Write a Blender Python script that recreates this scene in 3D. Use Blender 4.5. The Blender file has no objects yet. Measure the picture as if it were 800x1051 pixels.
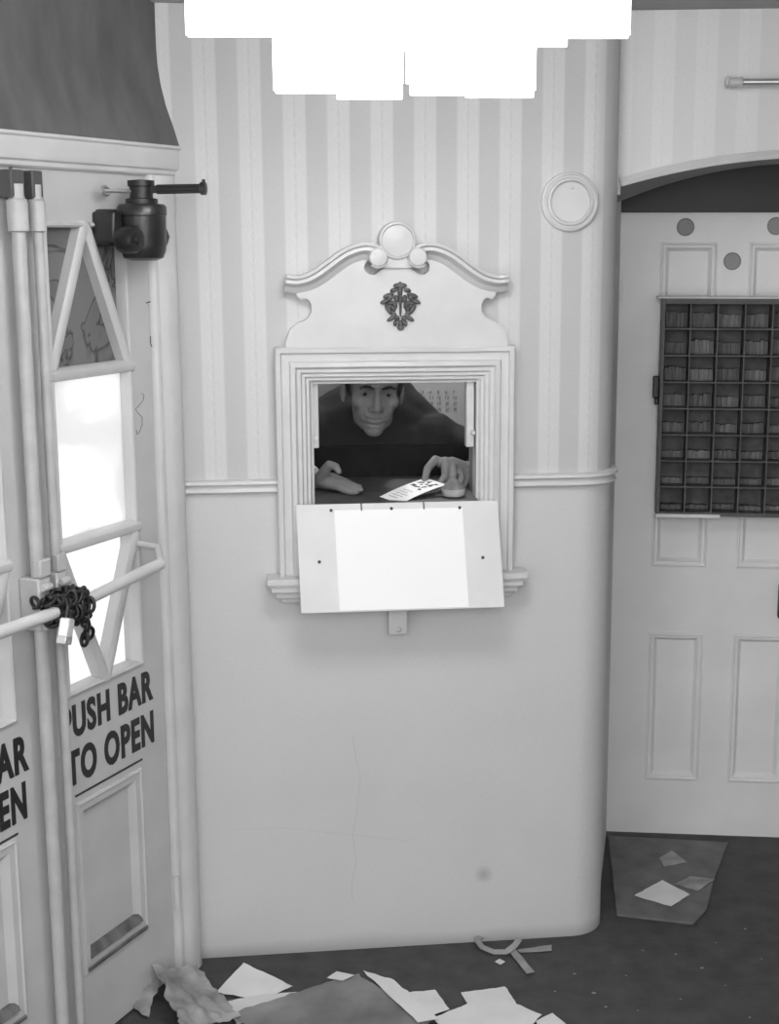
import bpy, bmesh, math, random
from mathutils import Vector, Matrix, Quaternion, noise
from math import pi, sin, cos, tan, radians as R_
random.seed(7)
S = bpy.context.scene
COL = S.collection

# ------------------------------------------------------------------ camera model
F, CX, CY, H = 1450.0, 450.0, 525.5, 1.9
PIT = math.atan(285 / F)
CAM = Vector((0, 0, H))
FW = Vector((0, cos(PIT), -sin(PIT))); UP = Vector((0, sin(PIT), cos(PIT))); RT = Vector((1, 0, 0))
def ray(x, y): return RT * ((x - CX) / F) + UP * ((CY - y) / F) + FW
def ground(x, y, z=0.0):
    d = ray(x, y); return CAM + d * ((z - H) / d.z)

class Frame:
    """a vertical wall plane: local x runs along it, local y goes into it, z is up"""
    def __init__(s, o, u):
        s.o = Vector(o); s.u = Vector(u).normalized(); s.y = Vector((-s.u.y, s.u.x, 0)); s.n = -s.y
        s.rot = math.atan2(s.u.y, s.u.x)
    def at(s, px, py, off=0.0):
        d = ray(px, py); t = ((s.o - CAM).dot(s.n) + off) / d.dot(s.n); p = CAM + d * t
        return Vector(((p - s.o).dot(s.u), -off, p.z))
    def world(s, v): return s.o + s.u * v[0] + s.y * v[1] + Vector((0, 0, v[2]))
    def loc(s, p):
        q = Vector(p) - s.o; return Vector((q.dot(s.u), q.dot(s.y), p[2]))
C0 = Vector((-0.6433, 3.4751, 0))
W = Frame(C0, (cos(R_(7)), sin(R_(7)), 0))                     # ticket window wall
D = Frame(C0, (sin(R_(24.07)), cos(R_(24.07)), 0))             # exit doors (u is negative along the doors)
RD = Frame((0.5716, 4.268, 0), (cos(R_(-5)), sin(R_(-5)), 0))  # recessed door
G = Frame((0, 0, 0), (1, 0, 0))

# ------------------------------------------------------------------ materials
MATS = {}
def mat(name, g, rough=0.6, var=0.0, vscale=8.0, bump=0.0, bscale=60.0, metal=0.0, spec=0.5, dirt=0.0, stretch=None):
    if name in MATS: return MATS[name]
    m = bpy.data.materials.new(name); m.use_nodes = True; nt = m.node_tree
    b = nt.nodes['Principled BSDF']; b.inputs['Base Color'].default_value = (g, g, g, 1)
    b.inputs['Roughness'].default_value = rough; b.inputs['Metallic'].default_value = metal
    b.inputs['Specular IOR Level'].default_value = spec
    tc = nt.nodes.new('ShaderNodeTexCoord'); src = tc.outputs['Object']
    if stretch:
        mp = nt.nodes.new('ShaderNodeMapping'); mp.inputs['Scale'].default_value = stretch
        nt.links.new(src, mp.inputs['Vector']); src = mp.outputs['Vector']
    if var:
        n = nt.nodes.new('ShaderNodeTexNoise'); n.inputs['Scale'].default_value = vscale; n.inputs['Detail'].default_value = 6
        nt.links.new(src, n.inputs['Vector'])
        r = nt.nodes.new('ShaderNodeValToRGB'); e = r.color_ramp.elements
        e[0].position = .3; e[1].position = .7
        a, c = max(g * (1 - var), .001), min(g * (1 + var), 1)
        e[0].color = (a, a, a, 1); e[1].color = (c, c, c, 1)
        nt.links.new(n.outputs['Fac'], r.inputs['Fac']); nt.links.new(r.outputs['Color'], b.inputs['Base Color'])
    if bump:
        n2 = nt.nodes.new('ShaderNodeTexNoise'); n2.inputs['Scale'].default_value = bscale; n2.inputs['Detail'].default_value = 5
        nt.links.new(src, n2.inputs['Vector'])
        bp = nt.nodes.new('ShaderNodeBump'); bp.inputs['Strength'].default_value = bump; bp.inputs['Distance'].default_value = .004
        nt.links.new(n2.outputs['Fac'], bp.inputs['Height']); nt.links.new(bp.outputs['Normal'], b.inputs['Normal'])
    MATS[name] = m; return m

def emis(name, g, st):
    m = bpy.data.materials.new(name); m.use_nodes = True; nt = m.node_tree
    b = nt.nodes['Principled BSDF']; b.inputs['Base Color'].default_value = (.8, .8, .8, 1)
    b.inputs['Emission Color'].default_value = (g, g, g, 1); b.inputs['Emission Strength'].default_value = st
    MATS[name] = m; return m

def glass(name, tint=.96, gloss=.12, rough=.02):
    m = bpy.data.materials.new(name); m.use_nodes = True; nt = m.node_tree
    for n in list(nt.nodes):
        if n.type == 'BSDF_PRINCIPLED': nt.nodes.remove(n)
    out = [n for n in nt.nodes if n.type == 'OUTPUT_MATERIAL'][0]
    t = nt.nodes.new('ShaderNodeBsdfTransparent'); t.inputs['Color'].default_value = (tint, tint, tint, 1)
    g = nt.nodes.new('ShaderNodeBsdfGlossy'); g.inputs['Roughness'].default_value = rough
    mx = nt.nodes.new('ShaderNodeMixShader'); lw = nt.nodes.new('ShaderNodeLayerWeight'); lw.inputs['Blend'].default_value = .5
    pw = nt.nodes.new('ShaderNodeMath'); pw.operation = 'POWER'; pw.inputs[1].default_value = 5; nt.links.new(lw.outputs['Facing'], pw.inputs[0])
    fr = nt.nodes.new('ShaderNodeMath'); fr.operation = 'MULTIPLY_ADD'; fr.inputs[1].default_value = gloss * 5; fr.inputs[2].default_value = gloss * .25; fr.use_clamp = True
    nt.links.new(pw.outputs[0], fr.inputs[0]); nt.links.new(fr.outputs[0], mx.inputs[0]); nt.links.new(t.outputs[0], mx.inputs[1]); nt.links.new(g.outputs[0], mx.inputs[2])
    nt.links.new(mx.outputs[0], out.inputs[0]); MATS[name] = m; return m

def obscured_glass(name, g, dark, scale, veins, transl):
    """figured glass: scatters daylight, with dark marbled figure"""
    m = bpy.data.materials.new(name); m.use_nodes = True; nt = m.node_tree; L = nt.links
    out = [n for n in nt.nodes if n.type == 'OUTPUT_MATERIAL'][0]
    b = nt.nodes['Principled BSDF']; b.inputs['Roughness'].default_value = .25
    tc = nt.nodes.new('ShaderNodeTexCoord')
    n = nt.nodes.new('ShaderNodeTexNoise'); n.inputs['Scale'].default_value = scale; n.inputs['Detail'].default_value = 3; n.inputs['Distortion'].default_value = 1.2
    L.new(tc.outputs['Object'], n.inputs['Vector'])
    r = nt.nodes.new('ShaderNodeValToRGB'); e = r.color_ramp.elements
    e[0].position = .44; e[0].color = (g, g, g, 1); e[1].position = .56; e[1].color = (g * 1.15, g * 1.15, g * 1.15, 1)
    if veins:
        q = e.new(.5); q.color = (dark, dark, dark, 1); q2 = e.new(.475); q2.color = (g, g, g, 1); q3 = e.new(.525); q3.color = (g * .9, g * .9, g * .9, 1)
    L.new(n.outputs['Fac'], r.inputs['Fac']); L.new(r.outputs['Color'], b.inputs['Base Color'])
    tr = nt.nodes.new('ShaderNodeBsdfTranslucent'); L.new(r.outputs['Color'], tr.inputs['Color'])
    mx = nt.nodes.new('ShaderNodeMixShader'); mx.inputs[0].default_value = transl
    L.new(b.outputs[0], mx.inputs[1]); L.new(tr.outputs[0], mx.inputs[2]); L.new(mx.outputs[0], out.inputs[0])
    MATS[name] = m; return m

def wall_material(name, rail_z, light, dark, plain, offset=0.0, contrast_ornament=.08):
    """striped wallpaper above the rail, painted plaster below"""
    m = bpy.data.materials.new(name); m.use_nodes = True; nt = m.node_tree; L = nt.links
    b = nt.nodes['Principled BSDF']; b.inputs['Roughness'].default_value = .65
    tc = nt.nodes.new('ShaderNodeTexCoord'); sp = nt.nodes.new('ShaderNodeSeparateXYZ'); L.new(tc.outputs['Object'], sp.inputs[0])
    def M(op, a, c=None, clamp=False):
        n = nt.nodes.new('ShaderNodeMath'); n.operation = op; n.use_clamp = clamp
        for i, v in enumerate((a, c)):
            if v is None: continue
            if isinstance(v, (int, float)): n.inputs[i].default_value = v
            else: L.new(v, n.inputs[i])
        return n.outputs[0]
    per = .1056
    fx = M('FRACT', M('DIVIDE', M('ADD', sp.outputs['X'], 10 * per + offset), per))
    r = nt.nodes.new('ShaderNodeValToRGB'); r.color_ramp.interpolation = 'LINEAR'; e = r.color_ramp.elements
    mid = (light + dark) / 2
    pts = [(0, dark), (.44, dark * 1.02), (.47, mid * .98), (.5, light), (.70, light), (.725, mid * 1.02), (.745, mid * 1.02), (.77, light * .99), (.96, light), (.985, mid)]
    e[0].position = pts[0][0]; e[0].color = (pts[0][1],) * 3 + (1,)
    e[1].position = pts[-1][0]; e[1].color = (pts[-1][1],) * 3 + (1,)
    for p, v in pts[1:-1]:
        q = e.new(p); q.color = (v, v, v, 1)
    L.new(fx, r.inputs['Fac'])
    # small lozenge chain printed in the light stripe
    fz = M('FRACT', M('DIVIDE', sp.outputs['Z'], .048))
    dx = M('ABSOLUTE', M('SUBTRACT', fx, .735)); dz = M('ABSOLUTE', M('SUBTRACT', fz, .5))
    dd = M('ADD', M('MULTIPLY', dx, 3.2), dz)
    ring = M('SUBTRACT', 1.0, M('MULTIPLY', M('ABSOLUTE', M('SUBTRACT', dd, .36)), 12.0), True)
    orn = M('MULTIPLY', M('MAXIMUM', ring, 0.0), contrast_ornament)
    n = nt.nodes.new('ShaderNodeTexNoise'); n.inputs['Scale'].default_value = 3.5; n.inputs['Detail'].default_value = 7; L.new(tc.outputs['Object'], n.inputs['Vector'])
    blot = M('ADD', .93, M('MULTIPLY', n.outputs['Fac'], .14))
    n3 = nt.nodes.new('ShaderNodeTexNoise'); n3.inputs['Scale'].default_value = 240; n3.inputs['Detail'].default_value = 3; L.new(tc.outputs['Object'], n3.inputs['Vector'])
    speck = M('ADD', .9, M('MULTIPLY', n3.outputs['Fac'], .2))
    paper = M('ADD', r.outputs['Color'], orn)
    above = M('GREATER_THAN', sp.outputs['Z'], rail_z)
    val = M('ADD', M('MULTIPLY', paper, above), M('MULTIPLY', plain, M('SUBTRACT', 1.0, above)))
    # worn round stain low on the plaster, grime at the foot of the wall
    ds = M('SQRT', M('ADD', M('POWER', M('SUBTRACT', sp.outputs['X'], .773), 2.0), M('POWER', M('SUBTRACT', sp.outputs['Z'], .197), 2.0)))
    stain = M('MULTIPLY', M('SUBTRACT', 1.0, M('DIVIDE', ds, .028), True), .35)
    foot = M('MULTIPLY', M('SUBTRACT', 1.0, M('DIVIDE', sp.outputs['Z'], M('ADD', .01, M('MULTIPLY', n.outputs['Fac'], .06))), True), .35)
    val = M('MULTIPLY', M('MULTIPLY', val, blot), speck)
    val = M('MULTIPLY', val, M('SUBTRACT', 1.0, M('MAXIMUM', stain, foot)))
    cb = nt.nodes.new('ShaderNodeCombineColor')
    for i in range(3): L.new(val, cb.inputs[i])
    L.new(cb.outputs[0], b.inputs['Base Color'])
    n2 = nt.nodes.new('ShaderNodeTexNoise'); n2.inputs['Scale'].default_value = 45; n2.inputs['Detail'].default_value = 6; L.new(tc.outputs['Object'], n2.inputs['Vector'])
    bp = nt.nodes.new('ShaderNodeBump'); bp.inputs['Strength'].default_value = .18; bp.inputs['Distance'].default_value = .003
    L.new(n2.outputs['Fac'], bp.inputs['Height']); L.new(bp.outputs['Normal'], b.inputs['Normal'])
    MATS[name] = m; return m

PAPERED = wall_material('papered_wall', 1.28, .64, .525, .62, offset=-.011, contrast_ornament=.035)
PAPERED_R = wall_material('papered_arch_wall', -1, .69, .63, .7, offset=.03, contrast_ornament=.02)
PLAIN = mat('plain_plaster', .6, .7, .05, 4, .2, 40)
TRIM = mat('white_gloss_paint', .62, .38, .05, 10, .08, 30)
DOORP = mat('cream_door_paint', .56, .42, .06, 7, .12, 35)
DOORR = mat('recess_door_paint', .76, .45, .05, 5, .12, 35)
PIPE = mat('painted_pipe', .50, .35, .10, 20, .1, 60)
CANOPY = mat('grey_canopy_paper', .125, .8, .22, 5, .15, 25, stretch=(3, 3, 1))
DARKTRIM = mat('grey_cornice', .24, .6, .1, 6)
CEIL = mat('ceiling_paint', .5, .8, .05)
def floor_material():
    m = mat('dark_floor', .058, .75, .25, 14, .5, 120); return m
FLOOR = floor_material()
VOID = mat('black_board', .012, .5, .3, 6)
IRON = mat('black_iron', .012, .4, .2, 30, .15, 80)
BRONZE = mat('dark_bronze', .05, .32, .3, 14, .1, 60, metal=.55)
STEEL = mat('dull_steel', .55, .3, .15, 20, 0, 60, metal=.8)
BRIGHT = mat('bright_steel', .85, .2, metal=.3)
INK = mat('black_sign_paint', .018, .45, .2, 60)
DARKLINE = mat('dark_line', .04, .6)
ORN = mat('dark_gilt_ornament', .10, .5, .4, 60, .4, 120)
RACK = mat('dark_stained_rack', .085, .55, .3, 10, .2, 60)
RACKB = mat('rack_back_board', .09, .7, .35, 25, .2, 60)
WHITEPATCH = mat('flap_white', .94, .6)
PAPER = mat('white_paper', .72, .7, .06, 12)
PAPER2 = mat('soiled_paper', .29, .8, .4, 14, .4, 40)
NEWS = mat('mottled_print', .20, .6, .6, 4.5, .2, 20)
MATT = mat('worn_mat', .15, .9, .25, 12, .5, 200)
CARDB = mat('strip_card', .3, .8, .2, 20)
SKIN = mat('skin', .24, .5, .12, 25, .25, 160)
HAIR = mat('dark_hair', .015, .5, .3, 80, .6, 150, stretch=(6, 6, 1))
SUIT = mat('dark_cloth', .011, .85, .2, 14, .3, 180)
SHIRT = mat('white_shirt', .6, .7, .05, 30)
EYE = mat('eye', .22, .15); IRIS = mat('iris', .01, .2)
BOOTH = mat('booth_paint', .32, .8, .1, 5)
COUNTER = mat('counter_top', .055, .5, .3, 15)
WOOD = mat('dish_wood', .42, .5, .2, 20)
SPONGE = mat('dark_sponge', .2, .9, .3, 40, .5, 90)
LAMP = emis('lit_lamp_glass', 1.0, 3.0)
CLEAR = glass('clear_pane', .97, .10)
BOOTHGLASS = glass('dusty_pane', .95, .010, .0)
MARBLED = obscured_glass('marbled_glass', .23, .09, 7.0, True, .35)
FROST = obscured_glass('frosted_glass', .97, .9, 3.0, False, .82)

# ------------------------------------------------------------------ mesh builder
class MB:
    def __init__(s): s.v = []; s.f = []
    def add(s, vs, fs):
        o = len(s.v); s.v += [Vector(v) for v in vs]; s.f += [[i + o for i in f] for f in fs]; return s
    def box(s, x0, x1, y0, y1, z0, z1):
        x0, x1 = sorted((x0, x1)); y0, y1 = sorted((y0, y1)); z0, z1 = sorted((z0, z1))
        return s.add([(x0, y0, z0), (x1, y0, z0), (x1, y1, z0), (x0, y1, z0), (x0, y0, z1), (x1, y0, z1), (x1, y1, z1), (x0, y1, z1)],
                     [(3, 2, 1, 0), (4, 5, 6, 7), (0, 1, 5, 4), (1, 2, 6, 5), (2, 3, 7, 6), (3, 0, 4, 7)])
    def bar(s, a, b, w, t, up=(0, -1, 0)):
        """rectangular bar from a to b; w across, t along up"""
        a = Vector(a); b = Vector(b); d = (b - a).normalized(); u = Vector(up); u = (u - d * u.dot(d)).normalized(); r = d.cross(u)
        vs = [p + r * (sx * w / 2) + u * (sy * t / 2) for p in (a, b) for sx, sy in ((-1, -1), (1, -1), (1, 1), (-1, 1))]
        return s.add(vs, [(3, 2, 1, 0), (4, 5, 6, 7), (0, 1, 5, 4), (1, 2, 6, 5), (2, 3, 7, 6), (3, 0, 4, 7)])
    def tube(s, pts, rad, n=12, caps=True, closed=False):
        pts = [Vector(p) for p in pts]; k = len(pts); rr = rad if isinstance(rad, (list, tuple)) else [rad] * k
        vs = []; fs = []; prev = None
        for i, p in enumerate(pts):
            if closed: t = (pts[(i + 1) % k] - pts[i - 1]).normalized()
            else: t = (pts[min(i + 1, k - 1)] - pts[max(i - 1, 0)]).normalized()
            if prev is None:
                a = Vector((0, 0, 1)) if abs(t.z) < .9 else Vector((1, 0, 0)); nx = t.cross(a).normalized()
            else: nx = (prev - t * prev.dot(t)).normalized()
            prev = nx; ny = t.cross(nx)
            for j in range(n):
                an = 2 * pi * j / n; vs.append(p + (nx * cos(an) + ny * sin(an)) * rr[i])
        for i in range(k if closed else k - 1):
            for j in range(n):
                a = i * n + j; b = i * n + (j + 1) % n; c = ((i + 1) % k) * n + (j + 1) % n; d = ((i + 1) % k) * n + j
                fs.append((a, b, c, d))
        if caps and not closed: fs.append(tuple(range(n - 1, -1, -1))); fs.append(tuple((k - 1) * n + j for j in range(n)))
        return s.add(vs, fs)
    def lathe(s, o, axis, prof, n=32):
        """prof: (radius, distance along axis)"""
        o = Vector(o); ax = Vector(axis).normalized(); a = Vector((0, 0, 1)) if abs(ax.z) < .9 else Vector((1, 0, 0))
        x = ax.cross(a).normalized(); y = ax.cross(x); vs = []; fs = []
        for r, h in prof:
            for j in range(n):
                an = 2 * pi * j / n; vs.append(o + ax * h + (x * cos(an) + y * sin(an)) * max(r, 1e-5))
        for i in range(len(prof) - 1):
            for j in range(n):
                fs.append((i * n + j, i * n + (j + 1) % n, (i + 1) * n + (j + 1) % n, (i + 1) * n + j))
        fs.append(tuple(range(n - 1, -1, -1))); fs.append(tuple((len(prof) - 1) * n + j for j in range(n)))
        return s.add(vs, fs)
    def ell(s, c, r, rot=None, nu=20, nv=12):
        c = Vector(c); r = Vector((r, r, r)) if isinstance(r, (int, float)) else Vector(r); vs = []; fs = []
        q = rot or Matrix.Identity(3)
        for i in range(nv + 1):
            th = pi * i / nv
            for j in range(nu):
                ph = 2 * pi * j / nu
                vs.append(c + q @ Vector((r.x * sin(th) * cos(ph), r.y * sin(th) * sin(ph), r.z * cos(th))))
        for i in range(nv):
            for j in range(nu):
                fs.append((i * nu + j, (i + 1) * nu + j, (i + 1) * nu + (j + 1) % nu, i * nu + (j + 1) % nu))
        return s.add(vs, fs)
    def chain(s, pts, rad):
        """overlapping balls along a polyline, meant for remeshing"""
        pts = [Vector(p) for p in pts]
        for i in range(len(pts) - 1):
            a, b = pts[i], pts[i + 1]; ra, rb = rad[i], rad[i + 1]; n = max(2, int((b - a).length / (min(ra, rb) * .35)))
            for k in range(n + 1):
                t = k / n; s.ell(a.lerp(b, t), ra + (rb - ra) * t, nu=12, nv=8)
        return s
    def prism(s, poly, y0, y1):
        """polygon in (x,z) extruded along y"""
        n = len(poly); vs = [(p[0], y0, p[1]) for p in poly] + [(p[0], y1, p[1]) for p in poly]
        return s.add(vs, [tuple(range(n)), tuple(range(2 * n - 1, n - 1, -1))] + [(i, i + n, (i + 1) % n + n, (i + 1) % n) for i in range(n)])
    def plan(s, poly, z0, z1):
        """polygon in (x,y) extruded along z"""
        n = len(poly); vs = [(p[0], p[1], z0) for p in poly] + [(p[0], p[1], z1) for p in poly]
        return s.add(vs, [tuple(range(n - 1, -1, -1)), tuple(range(n, 2 * n))] + [(i, (i + 1) % n, (i + 1) % n + n, i + n) for i in range(n)])
    def frame(s, u0, u1, z0, z1, prof):
        """picture-frame moulding with mitred corners; prof (inset, off)"""
        vs = []; fs = []
        for i, (d, o) in enumerate(prof):
            vs += [(u0 + d, -o, z0 + d), (u1 - d, -o, z0 + d), (u1 - d, -o, z1 - d), (u0 + d, -o, z1 - d)]
        for i in range(len(prof) - 1):
            for j in range(4):
                fs.append((i * 4 + j, i * 4 + (j + 1) % 4, (i + 1) * 4 + (j + 1) % 4, (i + 1) * 4 + j))
        return s.add(vs, fs)
    def sweep(s, path, prof, miter=True):
        """open sweep along (u,z) path; prof (h to the left of travel, off)"""
        k = len(path); n = len(prof); vs = []; fs = []
        P = [Vector((p[0], p[1])) for p in path]
        for i in range(k):
            d0 = (P[i] - P[i - 1]).normalized() if i else (P[1] - P[0]).normalized()
            d1 = (P[i + 1] - P[i]).normalized() if i < k - 1 else d0
            n0 = Vector((-d0.y, d0.x)); n1 = Vector((-d1.y, d1.x)); m = (n0 + n1)
            m = m / max(m.dot(n0), .3) if m.length > 1e-6 else n0
            for h, o in prof: vs.append((P[i].x + m.x * h, -o, P[i].y + m.y * h))
        for i in range(k - 1):
            for j in range(n - 1): fs.append((i * n + j, i * n + j + 1, (i + 1) * n + j + 1, (i + 1) * n + j))
        fs.append(tuple(range(n))); fs.append(tuple((k - 1) * n + j for j in range(n - 1, -1, -1)))
        return s.add(vs, fs)
    def mesh(s, name, off=Vector((0, 0, 0)), weld=0):
        me = bpy.data.meshes.new(name); me.from_pydata([tuple(v - off) for v in s.v], [], s.f); me.validate()
        bm = bmesh.new(); bm.from_mesh(me)
        if weld: bmesh.ops.remove_doubles(bm, verts=bm.verts, dist=weld)
        bmesh.ops.recalc_face_normals(bm, faces=bm.faces); bm.to_mesh(me); bm.free()
        return me

BASE = {}
def smooth(me, ang=35):
    for p in me.polygons: p.use_smooth = True
    me.set_sharp_from_angle(angle=R_(ang))
def link(name, me, m, parent=None, frame=None, base=None):
    o = bpy.data.objects.new(name, me)
    if m: me.materials.append(m)
    COL.objects.link(o)
    if parent is not None: o.parent = parent; BASE[o.name] = BASE[parent.name]
    else:
        o.location = frame.world(base); o.rotation_euler = (0, 0, frame.rot); BASE[o.name] = (frame, Vector(base))
    return o
def part(name, mb, m, parent, sm=35, bev=0, weld=0):
    me = mb.mesh(name, BASE[parent.name][1], weld); smooth(me, sm)
    o = link(name, me, m, parent)
    if bev: bevel(o, bev)
    return o
def bevel(o, w, seg=2):
    b = o.modifiers.new('Bevel', 'BEVEL'); b.width = w; b.segments = seg; b.limit_method = 'ANGLE'; b.angle_limit = R_(40)
def tag(o, label, cat, group=None):
    o['label'] = label; o['category'] = cat
    if group: o['group'] = group
    return o
def thing(name, label, cat, frame, base, group=None):
    o = bpy.data.objects.new(name, None); o.empty_display_size = .05; COL.objects.link(o)
    o.location = frame.world(base); o.rotation_euler = (0, 0, frame.rot); BASE[o.name] = (frame, Vector(base))
    return tag(o, label, cat, group)
def single(name, mb, m, label, cat, frame, base, group=None, sm=35, bev=0):
    me = mb.mesh(name, Vector(base)); smooth(me, sm); o = link(name, me, m, None, frame, base)
    if bev: bevel(o, bev)
    return tag(o, label, cat, group)
def struct(name, mb, m, frame, base=(0, 0, 0), parent=None, sm=35, bev=0, label=None):
    if parent: return part(name, mb, m, parent, sm, bev)
    me = mb.mesh(name, Vector(base)); smooth(me, sm); o = link(name, me, m, None, frame, base)
    o['kind'] = 'structure'
    if label: o['label'] = label
    if bev: bevel(o, bev)
    return o
def remesh(mb, vox, sm_it=6):
    """fuse overlapping volumes into one continuous surface"""
    me = bpy.data.meshes.new('tmp'); me.from_pydata([tuple(v) for v in mb.v], [], mb.f)
    o = bpy.data.objects.new('tmp', me); COL.objects.link(o)
    r = o.modifiers.new('R', 'REMESH'); r.mode = 'VOXEL'; r.voxel_size = vox
    if sm_it:
        q = o.modifiers.new('S', 'SMOOTH'); q.factor = .5; q.iterations = sm_it
    dg = bpy.context.evaluated_depsgraph_get(); ev = o.evaluated_get(dg)
    out = bpy.data.meshes.new_from_object(ev); bpy.data.objects.remove(o)
    for p in out.polygons: p.use_smooth = True
    return out
def shift_mesh(me, base):
    for v in me.vertices: v.co -= base
    return me
def text_mesh(txt, u0, u1, z0, z1, y, bold=.02, th=.0015, split=None):
    """letters fitted to a box on a wall plane, returned as MB"""
    cu = bpy.data.curves.new('t', 'FONT'); cu.body = txt; cu.size = 1; cu.offset = bold; cu.extrude = .02; cu.resolution_u = 4; cu.space_character = 1.13 if bold > .03 else 1.0
    o = bpy.data.objects.new('t', cu); COL.objects.link(o); dg = bpy.context.evaluated_depsgraph_get()
    me = bpy.data.meshes.new_from_object(o.evaluated_get(dg)); bpy.data.objects.remove(o)
    xs = [v.co.x for v in me.vertices]; ys = [v.co.y for v in me.vertices]; a, b, c, d = min(xs), max(xs), min(ys), max(ys)
    mb = MB(); mb.add([(u0 + (v.co.x - a) / (b - a) * (u1 - u0), y - v.co.z / .02 * th, z0 + (v.co.y - c) / (d - c) * (z1 - z0)) for v in me.vertices],
                      [tuple(p.vertices) for p in me.polygons])
    return mb

# ------------------------------------------------------------------ the setting
e0 = D.world((-4.5, .06, 0)); e1 = D.world((.02, .06, 0)); e2 = D.world((1.55, .06, 0))
struct('floor', MB().plan([(3.2, -2.0), (3.2, 5.2), (e2.x, 5.2), (e1.x, e1.y), (e0.x, e0.y), (-.9, -2.0)], -.12, 0), FLOOR, G)
struct('ground_outside', MB().plan([(e0.x - .002, e0.y), (e1.x - .002, e1.y), (e2.x - .002, 5.2), (e2.x, 9), (-9, 9), (-9, e0.y)], -.15, -.03), mat('pale_pavement', .82, .9, .04, 6), G)
struct('ceiling', MB().box(-4.2, 3.2, .9, 4.9, 2.56, 2.66), CEIL, G)

UO0, UO1, ZO0, ZO1 = .333, .7495, 1.235, 1.561      # ticket window opening
TH = .12
def round_end(z0, z1, u_from, mb):
    r = .1; uc = 1.12 - r
    poly = [(u_from, TH + .03), (u_from, 0)] + [(uc + r * sin(a), r - r * cos(a)) for a in [pi / 2 * i / 14 for i in range(15)]] + [(1.12, TH + .03)]
    mb.plan(poly, z0, z1)
w = MB()
w.box(-.04, UO0, 0, TH, 0, 2.56).box(UO0, UO1, 0, TH, 0, ZO0 - .03).box(UO0, UO1, 0, TH, ZO1, 2.56)
round_end(0, 2.56, UO1, w)
wall_back = struct('wall_back', w, PAPERED, W, label='pale wall with striped wallpaper above the rail')
# hairline crack in the plaster
pts = [(362, 756), (365, 775), (370, 800), (366, 835), (362, 858), (366, 885), (361, 905), (362, 925)]
part('plaster_crack', MB().tube([W.at(x, y, .0001) for x, y in pts], .00045, 5), mat('crack_grey', .42), wall_back)
part('plaster_crack', MB().tube([W.at(x, y, .0002) for x, y in [(232, 852), (290, 850), (362, 857), (410, 862), (430, 862)]], .00025, 5), MATS['crack_grey'], wall_back)

# dado rail, two lengths interrupted by the ticket window
RP = [(-.018, -.01), (-.018, .008), (-.012, .016), (-.004, .011), (.002, .012), (.008, .02), (.015, .018), (.018, .008), (.018, -.01)]
rz = 1.279
struct('trim_1', MB().sweep([(.012, rz), (.246, rz)], RP), TRIM, W, label='left length of the dado rail')
rb = MB()
n = 16; ring = []
path = [(.84, 0)] + [(1.02 + .1 * sin(a), .1 - .1 * cos(a)) for a in [pi / 2 * i / 12 for i in range(13)]] + [(1.12, .14)]
k = len(RP); vs = []
for i, (x, y) in enumerate(path):
    a = Vector(path[max(i - 1, 0)]); b = Vector(path[min(i + 1, len(path) - 1)]); t = (b - a).normalized(); nn = Vector((t.y, -t.x))
    vs += [(x + nn.x * o, y + nn.y * o, rz + h) for h, o in RP]
fs = [(i * k + j, i * k + j + 1, (i + 1) * k + j + 1, (i + 1) * k + j) for i in range(len(path) - 1) for j in range(k - 1)]
struct('trim_2', rb.add(vs, fs), TRIM, W, label='right length of the dado rail turning round the corner')
CP = [(0, -.01), (0, .012), (.014, .02), (.02, .03), (.1, .035), (.1, -.01)]
struct('trim_3', MB().sweep([(-.05, 2.432), (1.06, 2.432)], CP), DARKTRIM, W, label='grey cornice under the ceiling')

# arch wall and recess on the right
AO = .55; uc = .45; half = .505; Ra = 1.83
def arc(z_s, sag, u):
    rr = (half * half + sag * sag) / (2 * sag); return z_s + sag - rr + math.sqrt(max(rr * rr - (u - uc) ** 2, 0))
us = [uc - half + 2 * half * i / 32 for i in range(33)]
a = MB(); sf = MB()
front = [(u, arc(2.022, .071, u)) for u in us]; back = [(u, arc(1.985, .103, u)) for u in us]
for i in range(32):
    (u0, z0), (u1, z1) = front[i], front[i + 1]; b0, b1 = back[i][1], back[i + 1][1]
    a.add([(u0, -AO, z0), (u1, -AO, z1), (u1, -AO, 2.56), (u0, -AO, 2.56), (u0, -AO + .22, b0), (u1, -AO + .22, b1), (u0, -AO + .22, 2.56), (u1, -AO + .22, 2.56)],
          [(0, 1, 2, 3), (4, 6, 7, 5)])
    sf.add([(u0, -AO, z0), (u1, -AO, z1), (u1, -AO + .22, b1), (u0, -AO + .22, b0)], [(0, 1, 2, 3)])
a.box(uc + half, 1.9, -AO, -AO + .22, 0, 2.56)
a.box(uc - half - .02, uc - half, -AO, -AO + .22, 2.0, 2.56)
struct('wall_right', a, PAPERED_R, RD, label='papered wall over the arched recess')
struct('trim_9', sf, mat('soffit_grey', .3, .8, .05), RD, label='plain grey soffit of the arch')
struct('trim_4', MB().sweep([(u, z + .009) for u, z in front], [(-.011, AO - .01), (-.011, AO + .022), (-.002, AO + .026), (.004, AO + .02), (.011, AO + .014), (.011, AO - .01)]), TRIM, RD,
       label='white moulding along the arch edge')
struct('trim_5', MB().sweep([(-.06, 2.452), (1.9, 2.452)], [(0, AO - .01), (0, AO + .012), (.02, AO + .03), (.1, AO + .034), (.1, AO - .01)]), DARKTRIM, RD, label='grey cornice over the arch wall')
q0 = RD.loc(W.world((1.10, TH, 0)))
struct('wall_recess', MB().plan([(q0.x, q0.y), (q0.x + .02, q0.y), (-.03, 0), (-.05, 0)], 0, 2.56).box(uc + half - .0, uc + half + .12, -AO + .22, 0, 0, 2.56), PLAIN, RD)
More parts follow.
